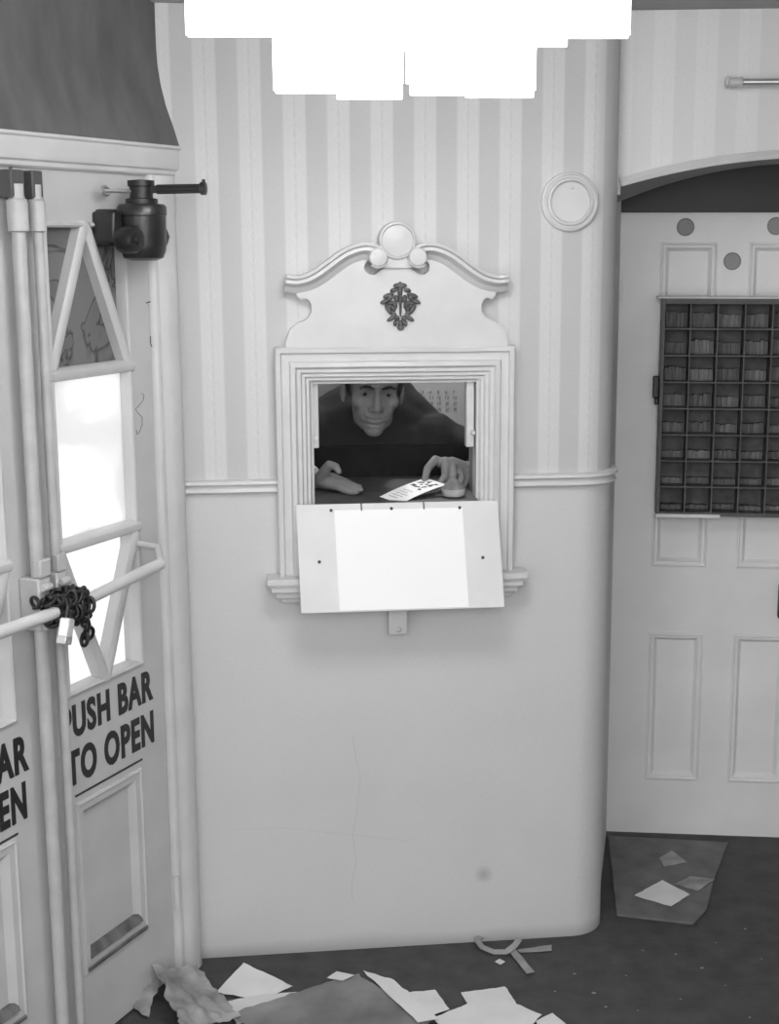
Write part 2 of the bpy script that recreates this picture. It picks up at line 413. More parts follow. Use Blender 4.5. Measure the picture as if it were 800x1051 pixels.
# black board over the recessed door
fl = struct('header_board', MB().box(-.06, 1.0, -.014, .045, 1.9632, 2.2), VOID, RD, label='black board above the recessed door')
part('glazing_bar', MB().box(-.03, .93, -.022, -.014, 1.966, 1.980), VOID, fl)  # black strip along the foot of the board

# ------------------------------------------------------------------ recessed panelled door (door_3)
def panel_mould(mb, u0, u1, z0, z1, off=0.0, w=.022):
    mb.frame(u0, u1, z0, z1, [(0, off), (.001, off + .005), (.005, off + .007), (.009, off + .003), (w * .6, off + .002), (w * .75, off - .004), (w, off - .012)])
def panelled_slab(u0, u1, z0, z1, holes, th, mb, rec=.012):
    """a solid door face cut by rectangular sunk panels (grid fill)"""
    xs = sorted(set([u0, u1] + [h[0] for h in holes] + [h[1] for h in holes])); zs = sorted(set([z0, z1] + [h[2] for h in holes] + [h[3] for h in holes]))
    for i in range(len(xs) - 1):
        for j in range(len(zs) - 1):
            cx, cz = (xs[i] + xs[i + 1]) / 2, (zs[j] + zs[j + 1]) / 2
            hit = [h for h in holes if h[0] < cx < h[1] and h[2] < cz < h[3]]
            if hit:
                if hit[0][4]: mb.box(xs[i], xs[i + 1], rec, th, zs[j], zs[j + 1])
            else: mb.box(xs[i], xs[i + 1], 0, th, zs[j], zs[j + 1])
cols = [(.093, .252), (.352, .511), (.61, .769)]
rows = [(.2, .676), (.896, 1.45), (1.52, 1.873)]
holes = [(c0, c1, r0, r1, True) for c0, c1 in cols for r0, r1 in rows]
mb = MB(); panelled_slab(-.03, .93, .012, 1.963, holes, .04, mb)
door3 = struct('door_3', mb, DOORR, RD, base=(-.03, 0, 0), label='white panelled door in the arched recess')
for c0, c1 in cols:
    for r0, r1 in rows:
        p = MB(); panel_mould(p, c0 - .004, c1 + .004, r0 - .004, r1 + .004, .0, .026); part('panel_moulding', p, DOORR, door3)
for u, z in ((.1595, 1.921), (.2995, 1.822), (.4224, 1.924), (.56, 1.822), (.70, 1.921)):
    part('plug', MB().lathe((u, 0, z), (0, -1, 0), [(.026, -.005), (.026, .002), (.024, .0035), (.022, .0015), (0, .001)]), mat('plug_grey', .27, .6), door3)
lk = part('lock_case', MB().box(.478, .545, -.03, 0, .74, .845), IRON, door3, bev=.004)
part('knob', MB().lathe((.51, -.03, .80), (0, -1, 0), [(.012, 0), (.01, .02), (.022, .03), (.026, .042), (.018, .054), (0, .057)]), BRONZE, lk)
part('hinge', MB().tube([(-.028, -.006, 1.70), (-.028, -.006, 1.78)], .008, 10), DOORR, door3)

# pigeonhole rack on the recessed door
RU0, RU1, RZ0, RZ1 = .093, .735, 1.068, 1.716; OF = .085
rk = thing('pigeonhole_rack', 'dark pigeonhole rack of small square compartments fixed on the recessed white door', 'rack', RD, (RU0, 0, RZ0))
part('back_board', MB().box(RU0, RU1, -.008, -.001, RZ0, RZ1), RACKB, rk)
part('case', MB().box(RU0, RU0 + .01, -OF, -.008, RZ0, RZ1).box(RU1 - .01, RU1, -OF, -.008, RZ0, RZ1).box(RU0 + .01, RU1 - .01, -OF, -.008, RZ0, RZ0 + .012).box(RU0 + .01, RU1 - .01, -OF, -.008, RZ1 - .016, RZ1), RACK, rk, bev=.001)
nc, nr = 8, 8; cw = (RU1 - RU0 - .01) / nc; ch = (RZ1 - RZ0 - .02) / nr
for j in range(1, nr):
    z = RZ0 + .012 + j * ch - .002; part('shelf', MB().box(RU0 + .01, RU1 - .01, -OF + .002, -.008, z - .002, z + .002), RACK, rk)
for i in range(1, nc):
    u = RU0 + .005 + i * cw; part('divider', MB().box(u - .0018, u + .0018, -OF + .003, -.008, RZ0 + .012, RZ1 - .016), RACK, rk)
part('top_strip', MB().box(RU0 - .012, RU1 + .012, -OF - .004, -.001, RZ1, RZ1 + .005), PIPE, rk)
part('bottom_label', MB().box(RU0 + .0, RU0 + .19, -OF - .002, -OF, RZ0 - .004, RZ0 + .006), PAPER, rk)
part('side_catch', MB().box(RU0 - .018, RU0, -.05, -.03, 1.42, 1.485).box(RU0 - .012, RU0, -.055, -.025, 1.40, 1.42), IRON, rk, bev=.003)

# papers stacked in the pigeonholes
rq = random.Random(5)
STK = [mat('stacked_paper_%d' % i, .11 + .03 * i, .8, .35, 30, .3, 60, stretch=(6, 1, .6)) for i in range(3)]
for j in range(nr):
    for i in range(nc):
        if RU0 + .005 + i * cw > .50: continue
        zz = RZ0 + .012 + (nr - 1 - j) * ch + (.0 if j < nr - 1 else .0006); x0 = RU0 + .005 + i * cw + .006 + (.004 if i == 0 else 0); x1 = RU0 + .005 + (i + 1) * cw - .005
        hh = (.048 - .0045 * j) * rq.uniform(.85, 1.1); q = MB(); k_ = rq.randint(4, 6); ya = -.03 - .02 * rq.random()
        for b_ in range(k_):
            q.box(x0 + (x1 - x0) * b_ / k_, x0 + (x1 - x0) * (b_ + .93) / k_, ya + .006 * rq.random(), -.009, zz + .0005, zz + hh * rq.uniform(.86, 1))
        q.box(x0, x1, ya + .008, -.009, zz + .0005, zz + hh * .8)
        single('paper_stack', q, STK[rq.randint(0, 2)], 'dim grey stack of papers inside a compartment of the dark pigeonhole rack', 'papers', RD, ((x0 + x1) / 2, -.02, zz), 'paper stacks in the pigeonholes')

# brass curtain pole on the arch wall
p0 = RD.at(745, 85, AO + .05); p1 = RD.at(800, 83, AO + .05); zc = (p0.z + p1.z) / 2; dz = p1.z - p0.z
rod = thing('curtain_pole', 'short pale metal pole with a capped end high on the arch wall', 'pole', RD, (p0.x, -AO, zc))
yy = -AO - .045
part('tube', MB().tube([(p0.x + .02, yy, zc), (p0.x + .85, yy, zc)], .0085, 14), STEEL, rod)
part('end_cap', MB().lathe((p0.x, yy, zc), (1, 0, 0), [(.009, 0), (.014, .002), (.0145, .006), (.0115, .01), (.0115, .035), (.013, .037), (.013, .042), (.009, .044)], 20), PIPE, rod)
for u in (p0.x + .18, p0.x + .8):
    part('bracket', MB().tube([(u, -AO, zc), (u, yy, zc)], .006, 10).lathe((u, -AO, zc), (0, -1, 0), [(.018, 0), (.018, .004), (.01, .006)], 16), STEEL, rod)

# ------------------------------------------------------------------ exit doors
# frame post, transom, dark canopy, wall beyond
post = [(-.100, .05), (-.100, -.010), (-.094, -.016), (-.084, -.016), (-.080, -.010), (-.076, -.012), (-.070, -.024), (-.052, -.030), (-.034, -.031), (-.018, -.026), (-.006, -.014), (.02, .02), (.02, .06), (-.06, .09)]
struct('trim_6', MB().plan(post, 0, 2.036), TRIM, D, sm=50, label='moulded post between the exit doors and the ticket wall')
lin = [(.06, 2.035), (-.006, 2.035), (-.012, 2.040), (-.012, 2.048), (-.019, 2.052), (-.021, 2.060), (-.021, 2.096), (-.026, 2.100), (-.026, 2.106), (.06, 2.106)]
def prof_extrude(prof, u0, u1):
    k = len(prof); vs = [(u0, y, z) for y, z in prof] + [(u1, y, z) for y, z in prof]
    return MB().add(vs, [tuple(range(k)), tuple(range(2 * k - 1, k - 1, -1))] + [(i, (i + 1) % k, (i + 1) % k + k, i + k) for i in range(k)])
struct('trim_7', prof_extrude(lin, -1.6, .035), TRIM, D, label='white lintel board over the exit doors')
cov = [(-.022, 2.104), (-.011, 2.15), (.003, 2.20), (.012, 2.25), (.0165, 2.29), (.018, 2.33), (.018, 2.56), (.12, 2.56), (.12, 2.104)]
struct('wall_left', prof_extrude(cov, -1.6, .12), CANOPY, D, sm=60, label='dark curved canopy above the exit doors')
struct('wall_side', MB().box(-2.6, -1.06, -.0, .1, 0, 2.04).box(-2.6, -1.6, 0, .1, 2.04, 2.56), PLAIN, D)

def exit_door(name, ua, ub, ga, gb, pa, pb, label, txt, z1b, z1t, z2b, z2t, tu0, tu1, o2, hinge_u, lz):
    """glazed leaf: ua..ub edges, ga..gb glazing, pa..pb lower panel"""
    mb = MB(); ZT = 2.0345
    panelled_slab(ua, ub, .008, ZT, [(ga, gb, .880, 1.920, False), (pa, pb, .2, .605, True)], .045, mb)
    d = struct(name, mb, DOORP, D, base=(ua, 0, 0), label=label)
    p = MB(); panel_mould(p, pa - .012, pb + .012, .188, .617, 0, .04); part('panel_moulding', p, DOORP, d)
    sc = mat('dark_strip_paint', .13, .6, .5, 25, .1, 60)  # dark tone for two strips low on the panel moulding
    part('dark_strip', MB().sweep([(pa + .012, .226), (pb - .012, .226)], [(-.006, .004), (-.002, .008), (.016, -.004), (.018, -.013)]), sc, d)['label'] = 'dark strip of the panel moulding'
    part('dark_strip', MB().sweep([(pa - .004, .197), (pb + .004, .197)], [(-.004, .006), (.0, .0088), (.006, .0088), (.008, .006)]), sc, d)
    bd = MB().frame(ga - .006, gb + .006, .874, 1.926, [(0, -.001), (.001, .006), (.006, .009), (.010, .006), (.012, -.002), (.013, -.03)]); part('glazing_bead', bd, DOORP, d)
    for z in (1.600, 1.2185):
        b_ = MB().sweep([(ga - .012, z), (gb + .012, z)], [(-.014, -.03), (-.014, .004), (-.010, .011), (-.002, .014), (.006, .013), (.011, .007), (.014, .0), (.014, -.03)])
        part('glazing_bar', b_, DOORP, d)
    m = (ga + gb) / 2 - .0
    def diag(a0, b0):
        q = MB(); a0 = Vector(a0); b0 = Vector(b0); dd = (b0 - a0).normalized(); nn = Vector((-dd.y, dd.x))
        q.sweep([a0, b0], [(-.014, -.024), (-.014, .004), (-.009, .008), (.0, .010), (.009, .008), (.014, .004), (.014, -.024)]); part('glazing_bar', q, DOORP, d)
    diag((ga + .004, 1.612), (m, 1.925)); diag((m, 1.925), (gb - .004, 1.612))
    diag((ga + .0, 1.205), (m, .878)); diag((m, .878), (gb - .0, 1.205))
    part('glass_pane', MB().box(ga, gb, .020, .024, 1.600, 1.920), MARBLED, d)['label'] = 'upper pane of dark marbled glass'
    part('glass_pane', MB().box(ga, gb, .020, .024, 1.2185, 1.600), FROST, d)['label'] = 'middle pane of bright frosted glass'
    part('glass_pane', MB().box(ga, gb, .020, .024, .880, 1.2185), CLEAR, d)['label'] = 'lower pane of clear glass'
    l1, l2 = txt
    part('lettering', text_mesh(l1, tu0, tu1, z1b, z1t, -.0004, .038), INK, d)['label'] = 'black painted words ' + l1
    part('lettering', text_mesh(l2, o2[0], o2[1], z2b, z2t, -.0004, .038), INK, d)['label'] = 'black painted words ' + l2
    part('painted_rule', MB().box(pa - .012, pb + .02, -.0012, 0, lz, lz + .005), DARKLINE, d)
    part('hinge', MB().tube([(hinge_u, -.012, .195), (hinge_u, -.012, .285)], .0085, 12).tube([(hinge_u, -.012, .19), (hinge_u, -.012, .195)], .006, 8).box(hinge_u - .004, hinge_u + .004, -.012, .0, .197, .283), TRIM, d)
    return d
dr = exit_door('door_1', -.556, -.1045, -.472, -.196, -.452, -.226, 'right exit door leaf with glazing and PUSH BAR TO OPEN', ('PUSH BAR', 'TO OPEN'), .7735, .853, .663, .7475, -.499, -.152, (-.488, -.155), -.100, .633)
dl = exit_door('door_2', -1.025, -.568, -.93, -.652, -.905, -.68, 'left exit door leaf cut off by the photo edge', ('PUSH BAR', 'TO OPEN'), .7545, .84, .648, .735, -.965, -.613, (-.945, -.628), -1.027, .622)
part('meeting_bead', MB().box(-.585, -.54, .046, .06, .01, 2.03), mat('bead_dark', .05, .7), dr)
# scribble and scars on the right stile
s8 = [(138, 441), (142, 444), (147, 440), (149, 430), (147, 421), (141, 419), (143, 412), (149, 405), (151, 408), (147, 412)]
s8 = [(x - 2, y) for x, y in [(147, 404), (150, 405), (149, 411), (144, 417), (141, 420), (144, 424), (148, 428), (148, 436), (145, 444), (143, 446), (142, 441)]]
part('pencil_scribble', MB().tube([D.at(x, y, .0006) for x, y in s8], .0009, 5), mat('pencil', .16), dr)
part('scar', MB().tube([D.at(156, 294, .0006), D.at(157, 302, .001), D.at(161, 304, .0006)], [.001, .003, .001], 6).tube([D.at(150, 311, .0005), D.at(157, 309, .001)], [.001, .0018], 6).tube([D.at(154.5, 345, .0005), D.at(154.5, 352, .0005), D.at(156.5, 357, .0005)], .0012, 6), DARKLINE, dr)

# panic bolts: one per leaf (vertical rod + push bar)
def panic_bolt(label, ru, rr, bar0, bar1, end_u, group):
    t = thing('panic_bolt', label, 'door bolt', D, (ru, 0, .05))
    oy = -.035
    part('vertical_rod', MB().tube([(ru, oy, .03), (ru, oy, 2.0)], rr, 18), PIPE, t, 60)
    part('collar', MB().lathe((ru, oy, 1.905), (0, 0, 1), [(rr + .004, 0), (rr + .007, .002), (rr + .007, .062), (rr + .002, .066), (rr + .002, .07)], 20), PIPE, t)
    part('guide', MB().box(ru - rr - .006, ru + rr + .006, oy - .006, 0, 1.972, 2.028), mat('socket_dark', .08, .5), t, bev=.003)
    part('latch_case', MB().box(ru - rr - .007, ru + rr + .004, oy - rr - .004, 0, 1.07, 1.185), PIPE, t, bev=.004)
    part('latch_nose', MB().box(ru - rr - .003, ru + rr + .003, oy - rr - .008, oy, 1.186, 1.225), PIPE, t, bev=.004)
    for kz in (1.165, 1.08): part('knuckle', MB().lathe((ru - .014, oy - .022, kz), (1, 0, 0), [(.007, 0), (.009, .003), (.009, .025), (.007, .028)], 14), PIPE, t)
    part('push_bar', MB().tube([bar0, bar1], .0135, 18), TRIM, t)
    b = Vector(bar1) if end_u > ru else Vector(bar0)
    part('arm', MB().tube([(end_u, 0, b.z + .035), (end_u, -.03, b.z + .035), (end_u + .006, -.06, b.z + .03), (b.x, b.y, b.z + .004)], .008, 10).lathe((end_u, 0, b.z + .035), (0, -1, 0), [(.022, 0), (.022, .005), (.012, .009)], 18), PIPE, t)
    c = Vector(bar0) if end_u > ru else Vector(bar1)
    part('arm', MB().tube([(ru, oy, c.z + .01), (c.x, c.y, c.z)], .011, 10), PIPE, t)
    return t
A0 = D.at(86, 617, .09); A1 = D.at(165, 578.5, .09)
panic_bolt('white panic bolt with thin vertical rod on the right exit leaf', -.530, .0108, A0, A1, -.196, None)
B1 = D.at(57, 628.5, .09); B0 = D.at(0, 649, .09); B0 = B1 + (B0 - B1).normalized() * .34
panic_bolt('white panic bolt with thicker vertical rod on the left exit leaf', -.590, .0145, B0, B1, -.93, None)
# chain, padlock
cc = D.at(70, 624, .09)
ch_ = thing('chain', 'black chain wound round the push bars of the exit doors', 'chain', D, cc)
lk_me = MB().tube([(.016 * cos(a) * (1.0), 0, .010 * sin(a)) for a in [2 * pi * i / 16 for i in range(16)]], .0042, 8, closed=True).mesh('link'); smooth(lk_me, 60)
lk_me.materials.append(IRON)
rnd = random.Random(4)
nl = 74
for i in range(nl):
    o = bpy.data.objects.new('link', lk_me); COL.objects.link(o); o.parent = ch_; BASE[o.name] = BASE[ch_.name]
    t = i / (nl - 1); ang = t * 2 * pi * 5.5; rr = .019 + .015 * rnd.random()
    x = -.05 + .095 * t + rnd.uniform(-.006, .006)
    bz = (A1.z - A0.z) / (A1.x - A0.x) * x
    o.location = (x, rr * sin(ang), rr * cos(ang) + .004)
    o.rotation_euler = (rnd.uniform(0, 3), ang + rnd.uniform(-.4, .4), rnd.uniform(0, 3))
for i in range(5):
    o = bpy.data.objects.new('link', lk_me); COL.objects.link(o); o.parent = ch_; BASE[o.name] = BASE[ch_.name]
    q = D.at(84 + [0, 3, 6, 7, 3][i], 630 + [2, 8, 14, 20, 26][i], .115) - cc; o.location = q; o.rotation_euler = (pi / 2 * (i % 2) + .3, 1.2, .4 * i)
for i in range(6):
    o = bpy.data.objects.new('link', lk_me); COL.objects.link(o); o.parent = ch_; BASE[o.name] = BASE[ch_.name]
    q = D.at(36 + i * 4.5, 618 + 6 * sin(i), .06) - cc; o.location = q; o.rotation_euler = (pi / 2 * (i % 2), .3 * i, 1.2)
pc = D.at(68, 644, .125)
pl = thing('padlock', 'small bright padlock hanging from the black chain', 'padlock', D, (pc.x, pc.y, pc.z - .03))
mbp = MB().box(-.019, .019, -.011, .011, -.034, .020)
mr = Matrix.Rotation(.32, 3, 'Y') @ Matrix.Rotation(.35, 3, 'Z')
mbp.v = [mr @ v + pc for v in mbp.v]; bo = part('body', mbp, BRIGHT, pl, bev=.004)
mk = MB().box(-.0195, .0195, -.0115, .0115, -.036, -.016); mk.v = [mr @ v + pc for v in mk.v]; part('base_plate', mk, STEEL, pl, bev=.003)
ms = MB().tube([(-.012, 0, .018), (-.012, 0, .034)] + [(-.012 * cos(a), 0, .034 + .012 * sin(a)) for a in [pi * i / 8 for i in range(1, 8)]] + [(.012, 0, .034), (.012, 0, .018)], .0035, 8)
ms.v = [mr @ v + pc for v in ms.v]; part('shackle', ms, IRON, pl)

# door closer on the right leaf
c = D.at(146, 222, .075); cx_, cy_ = c.x, c.y
dc = thing('door_closer', 'dark bronze drum door closer with black arm above the right exit door', 'door closer', D, (cx_, 0, 1.85))
part('drum', MB().lathe((cx_, cy_, 1.842), (0, 0, 1), [(.030, 0), (.044, .006), (.050, .02), (.052, .035), (.053, .098), (.055, .1), (.055, .118), (.050, .124), (.03, .126)], 36), BRONZE, dc, 40)
part('mounting_foot', MB().box(cx_ - .075, cx_ + .06, -.035, 0, 1.872, 1.955).box(cx_ - .085, cx_ - .05, -.06, 0, 1.88, 1.95), BRONZE, dc, bev=.006)
kx = D.at(141, 246, .115); part('valve_knob', MB().lathe((kx.x, -.07, kx.z), (0, -1, 0), [(.026, 0), (.030, .008), (.030, .036), (.026, .045), (.012, .047), (.010, .052), (0, .053)], 28), IRON, dc)
kx = D.at(171, 243, .10); part('valve_knob', MB().lathe((kx.x - .055, -.085, kx.z), (1, 0, 0), [(.018, 0), (.027, .03), (.027, .05), (.022, .058), (.0, .06)], 8), BRONZE, dc)
part('spindle', MB().lathe((cx_, cy_, 1.966), (0, 0, 1), [(.036, 0), (.036, .012), (.026, .014), (.026, .038), (.03, .04), (.03, .052), (.012, .054)], 24), IRON, dc)
e1 = D.at(211, 193, .22); s1 = Vector((cx_, cy_, 1.998)); e1.z = 2.0
arm = part('arm', MB().bar(s1, s1.lerp(e1, .97), .018, .016, (0, 0, 1)).tube([s1.lerp(e1, .25), s1.lerp(e1, .97)], .0105, 12), IRON, dc)
dv = (e1 - s1).normalized(); part('arm_end', MB().lathe(e1 - dv * .012, dv, [(.010, 0), (.0145, .002), (.0145, .012), (.009, .014)], 16).tube([e1 - dv * .004 + Vector((0, 0, .01)), e1 - dv * .004 + Vector((0, 0, .02))], .004, 8), BRONZE, dc)
l0 = D.at(107, 196, .03); part('link_rod', MB().tube([s1 + Vector((0, 0, -.004)), l0], .004, 8).tube([l0 + Vector((.014 * cos(a) - .0, -.003, .009 * sin(a))) for a in [2 * pi * i / 16 for i in range(16)]], .004, 8, closed=True), STEEL, dc)

# ------------------------------------------------------------------ ticket window
tw = thing('ticket_window', 'white moulded ticket window with scrolled pediment and dropped flap on the papered wall', 'ticket window', W, (.5418, 0, .95))
fo = .036
u0 = W.at(284, 450, fo).x; u1 = W.at(528.5, 450, fo).x; zt = W.at(406, 356, fo).z
wd = (UO0 - u0)
prof = [(0, -.005), (0, .033), (.003, .036), (.013, .035), (.016, .026), (.034, .026), (.038, .034), (.048, .037), (.054, .028), (.062, .028), (.066, .020), (.073, .020), (.077, .012), (.083, .012), (.088, .004), (wd, .002), (wd, -.06)]
prof = [(-h, o) for h, o in prof]
um = (u0 + u1) / 2
part('frame', MB().sweep([(u0, 1.045), (u0, zt), (u1, zt), (u1, 1.045)], prof), TRIM, tw, 25)
part('apron', MB().box(UO0, UO1, -.022, 0, 1.0, ZO0 - .012), TRIM, tw)
part('sill', MB().box(UO0 + .001, UO1 - .001, -.038, TH, ZO0 - .014, ZO0 + .0005), COUNTER, tw, bev=.002)
def c7(x, y, off): q = W.at(260 + x / 2.6667, 220 + y / 2.6667, off); return (q.x, q.z)
po = .033
half_pts = [(395, 358), (88, 358), (90, 345), (96, 330), (100, 316), (112, 306), (122, 298), (138, 292), (150, 284), (160, 268), (161, 250), (154, 236), (143, 230), (130, 236), (121, 225), (117, 210), (112, 196), (150, 180), (200, 158), (240, 124), (290, 104), (322, 112), (304, 140), (306, 156), (318, 164), (334, 164), (350, 152), (370, 143), (395, 139)]
L_ = [c7(x, y, po) for x, y in half_pts]
mc = L_[0][0]
um = mc
zb = zt - .001
L_ = [(u, zb if i_ < 2 else max(z, zb)) for i_, (u, z) in enumerate(L_)]
poly = L_ + [(2 * um - u, z) for u, z in reversed(L_[1:-1])]
part('pediment', MB().prism(poly, -po, 0), TRIM, tw, 30)
# darkened edge of the board
crown = [(90, 178), (118, 181), (150, 174), (180, 158), (210, 136), (240, 114), (268, 99), (300, 90), (328, 92), (346, 101), (356, 116), (352, 130), (340, 136), (329, 130)]
path = [c7(x, y, .06) for x, y in crown]
def spline(P, n=5):
    out = []
    for i in range(len(P) - 1):
        a = P[max(i - 1, 0)]; b = P[i]; c = P[i + 1]; d = P[min(i + 2, len(P) - 1)]
        for k in range(n):
            t = k / n
            out.append(tuple(.5 * (2 * b[j] + (c[j] - a[j]) * t + (2 * a[j] - 5 * b[j] + 4 * c[j] - d[j]) * t * t + (3 * b[j] - a[j] - 3 * c[j] + d[j]) * t ** 3) for j in (0, 1)))
    return out + [P[-1]]
SP = spline(path)
cprof = [(.011, .0), (.011, .068), (.004, .072), (.0, .062), (-.008, .064), (-.012, .056), (-.018, .042), (-.030, .035), (-.034, .028), (-.034, 0)]
def crown_mb(pts, sgn):
    k = len(pts); n = len(cprof); vs = []; fs = []
    for i in range(k):
        a = Vector(pts[max(i - 1, 0)]); b = Vector(pts[min(i + 1, k - 1)]); d = (b - a).normalized(); nn = Vector((-d.y, d.x))
        f = 1.0
        t = i / (k - 1)
        if t > .62: f = max(.25, 1 - (t - .62) / .3)
        for h, o in cprof:
            hh = h if h > 0 else h * f
            x = pts[i][0] + nn.x * hh; z = pts[i][1] + nn.y * hh
            vs.append((x if sgn > 0 else 2 * um - x, -o, z))
    for i in range(k - 1):
        for j in range(n - 1): fs.append((i * n + j, i * n + j + 1, (i + 1) * n + j + 1, (i + 1) * n + j))
    fs.append(tuple(range(n))); fs.append(tuple((k - 1) * n + j for j in range(n - 1, -1, -1)))
    return MB().add(vs, fs)
sc = c7(343, 117, .07)
for sg in (1, -1):
    m_ = crown_mb(SP, sg); x = sc[0] if sg > 0 else 2 * um - sc[0]
    m_.lathe((x, 0, sc[1]), (0, -1, 0), [(.0228, 0), (.0228, .069), (.0205, .074), (.012, .0755), (0, .076)], 28)
    part('swan_neck_scroll', m_, TRIM, tw, 30)
rc = c7(394, 72, .05)
part('neck_block', MB().prism([c7(352, 146, po), c7(368, 118, po), (um, c7(395, 116, po)[1]), (2 * um - c7(368, 118, po)[0], c7(368, 118, po)[1]), (2 * um - c7(352, 146, po)[0], c7(352, 146, po)[1])], -.045, 0), TRIM, tw)
part('roundel', MB().lathe((um, 0, rc[1]), (0, -1, 0), [(.046, 0), (.046, .045), (.044, .052), (.040, .053), (.038, .047), (.036, .046), (.02, .050), (0, .0515)], 40), TRIM, tw, 30)
# leafy ornament
oc = [(411.5, 312)]
def o_pt(x, y): q = W.at(380 + x / 13.333, 280 + y / 13.333, .040); return (q.x, -.038, q.z)
om = MB(); sc_ = 1 / 13.333 * .00262
def leaf(x, y, a, b, ang):
    om.ell(o_pt(x, y), (a * sc_ * 1.15, .007, b * sc_ * 1.3), Matrix.Rotation(-ang, 3, 'Y'), 12, 8)
for s_ in (-1, 1):
    for x, y, a, b, an in [(96, 240, 40, 22, .25), (165, 315, 62, 26, .25), (215, 395, 55, 22, .35), (140, 345, 42, 24, .9), (55, 355, 30, 38, .2), (120, 415, 60, 20, .15), (165, 500, 65, 24, -1.0), (100, 490, 40, 22, -.95), (75, 440, 26, 40, .3), (120, 620, 62, 22, .55), (48, 620, 34, 26, -.8), (90, 575, 30, 24, .6), (70, 695, 24, 28, 0)]:
        leaf(418 + s_ * x, y, a, b, -s_ * an)
leaf(412, 175, 76, 28, 0); leaf(412, 230, 30, 80, 0); leaf(415, 350, 20, 90, 0); leaf(418, 480, 14, 90, 0); leaf(420, 700, 30, 36, 0); leaf(420, 750, 40, 28, 0); leaf(330, 180, 0.1, .1, 0)
part('leaf_ornament', om, ORN, tw, 60)['label'] = 'dark leafy ornament on the pediment'
# corbels below the frame
for s_, ucb in ((-1, u0 + .048), (1, u1 - .048)):
    q = MB(); z = 1.052
    for hw, h, of in [(.080, .016, .074), (.076, .006, .07), (.070, .014, .066), (.062, .005, .058), (.058, .012, .054), (.05, .005, .046), (.044, .010, .040)]:
        q.box(ucb - hw, ucb + hw, -of, 0, z - h, z); z -= h
    part('corbel', q, TRIM, tw, bev=.002)
# glass pane with runners
part('glass_pane', MB().box(UO0 + .003, UO1 - .003, .030, .034, 1.372, ZO1 - .002), BOOTHGLASS, tw)
part('pane_edge', MB().box(UO0 + .012, UO1 - .03, .029, .035, 1.369, 1.373), mat('glass_edge', .015, 1.0, spec=0.0), tw)
part('head_rail', MB().box(UO0, UO1, .02, .045, 1.548, ZO1), mat('dim_rail', .10, .6), tw)
part('runner', MB().box(UO0 - .002, UO0 + .014, .012, .045, 1.370, 1.555), TRIM, tw, bev=.003)
rn = part('runner', MB().box(.7215, .7420, .012, .045, 1.366, 1.545), TRIM, tw, bev=.003)
part('catch', MB().box(.733, .744, .004, .014, 1.398, 1.410).lathe((.738, .012, 1.404), (0, -1, 0), [(.006, 0), (.006, .008), (.004, .01)], 12), STEEL, rn)
part('catch', MB().box(UO0 + .002, UO0 + .01, .004, .014, 1.392, 1.404), STEEL, tw)
part('reveal', MB().box(UO1 - .002, UO1 + .02, .002, TH + .01, ZO0, ZO1), mat('reveal_grey', .25, .7), tw)
# dropped flap with a bright white patch and screws
FT = .042; FB = .125
def fp(u, t, lift=0.0):       # point on the flap: t=0 at hinge, 1 at bottom
    z = 1.2365 + (.9775 - 1.2365) * t; o = FT + (FB - FT) * t; nlen = math.hypot(.259, FB - FT)
    return Vector((u + .007 * t, -(o + lift * .259 / nlen), z + lift * (FB - FT) / nlen))
def slab(ua, ub, ta, tb, l0, l1):
    q = MB(); vs = [fp(u, t, l) for l in (l0, l1) for u, t in ((ua, ta), (ub, ta), (ub, tb), (ua, tb))]
    return q.add(vs, [(3, 2, 1, 0), (4, 5, 6, 7), (0, 1, 5, 4), (1, 2, 6, 5), (2, 3, 7, 6), (3, 0, 4, 7)])
FU0, FU1 = .2835, .7955
fl_ = part('flap', slab(FU0, FU1, 0, 1, -.012, 0), mat('flap_paint', .70, .45, .04, 10), tw, bev=.0015)
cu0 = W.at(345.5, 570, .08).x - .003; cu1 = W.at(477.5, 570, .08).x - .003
part('white_patch', slab(cu0, cu1, .06, .985, .0, .0012), WHITEPATCH, fl_)['label'] = 'blank bright white patch on the flap'  # bright middle of the flap put in as a thin white sheet
for x, y in ((340, 524), (402, 522), (472, 521), (328, 577), (496, 572.5)):
    t = (y - (516 if y < 540 else 517 - (x - 300) * .03)) / 110.0; q = W.at(x, y, FT + (FB - FT) * max(t, .05))
    t = (1.2365 - q.z) / .259
    cpt = fp(q.x - .007 * t, t, 0); nrm = (fp(0, .5, 1) - fp(0, .5, 0)).normalized()
    part('screw', MB().lathe(cpt, nrm, [(.0042, 0), (.0042, .0012), (.003, .0022), (0, .0022)], 12), DARKLINE, fl_)
for x, y in ((371, 521), (435, 519)):
    q = W.at(x, y, .045); t = (1.2365 - q.z) / .259; part('hinge', MB().tube([fp(q.x, .0, .001), fp(q.x, .07, .001)], .0018, 6), DARKLINE, fl_)
part('stay_bracket', MB().box(W.at(399, 640, .05).x, W.at(418, 640, .05).x, -.055, 0, .895, .985).lathe((W.at(409, 646, .055).x, -.055, W.at(409, 646, .055).z), (0, -1, 0), [(.008, 0), (.007, .004), (.004, .005)], 12), TRIM, tw, bev=.004)

# round plate on the wall
rp = W.at(586, 207, .015)
rt = thing('wall_roundel', 'round white ringed plate on the wallpaper right of the pediment', 'wall plate', W, (rp.x, 0, rp.z))
part('ring', MB().lathe((rp.x, 0, rp.z), (0, -1, 0), [(.073, 0), (.073, .008), (.070, .013), (.066, .014), (.064, .010), (.060, .010), (.057, .018), (.052, .019), (.050, .012), (.050, 0)], 48), TRIM, rt, 25)
part('disc', MB().lathe((rp.x, 0, rp.z), (0, -1, 0), [(.0505, 0), (.050, .008), (.048, .006), (.03, .007), (0, .008)], 48).ell((rp.x + .006, -.008, rp.z + .033), .003), TRIM, rt, 25)

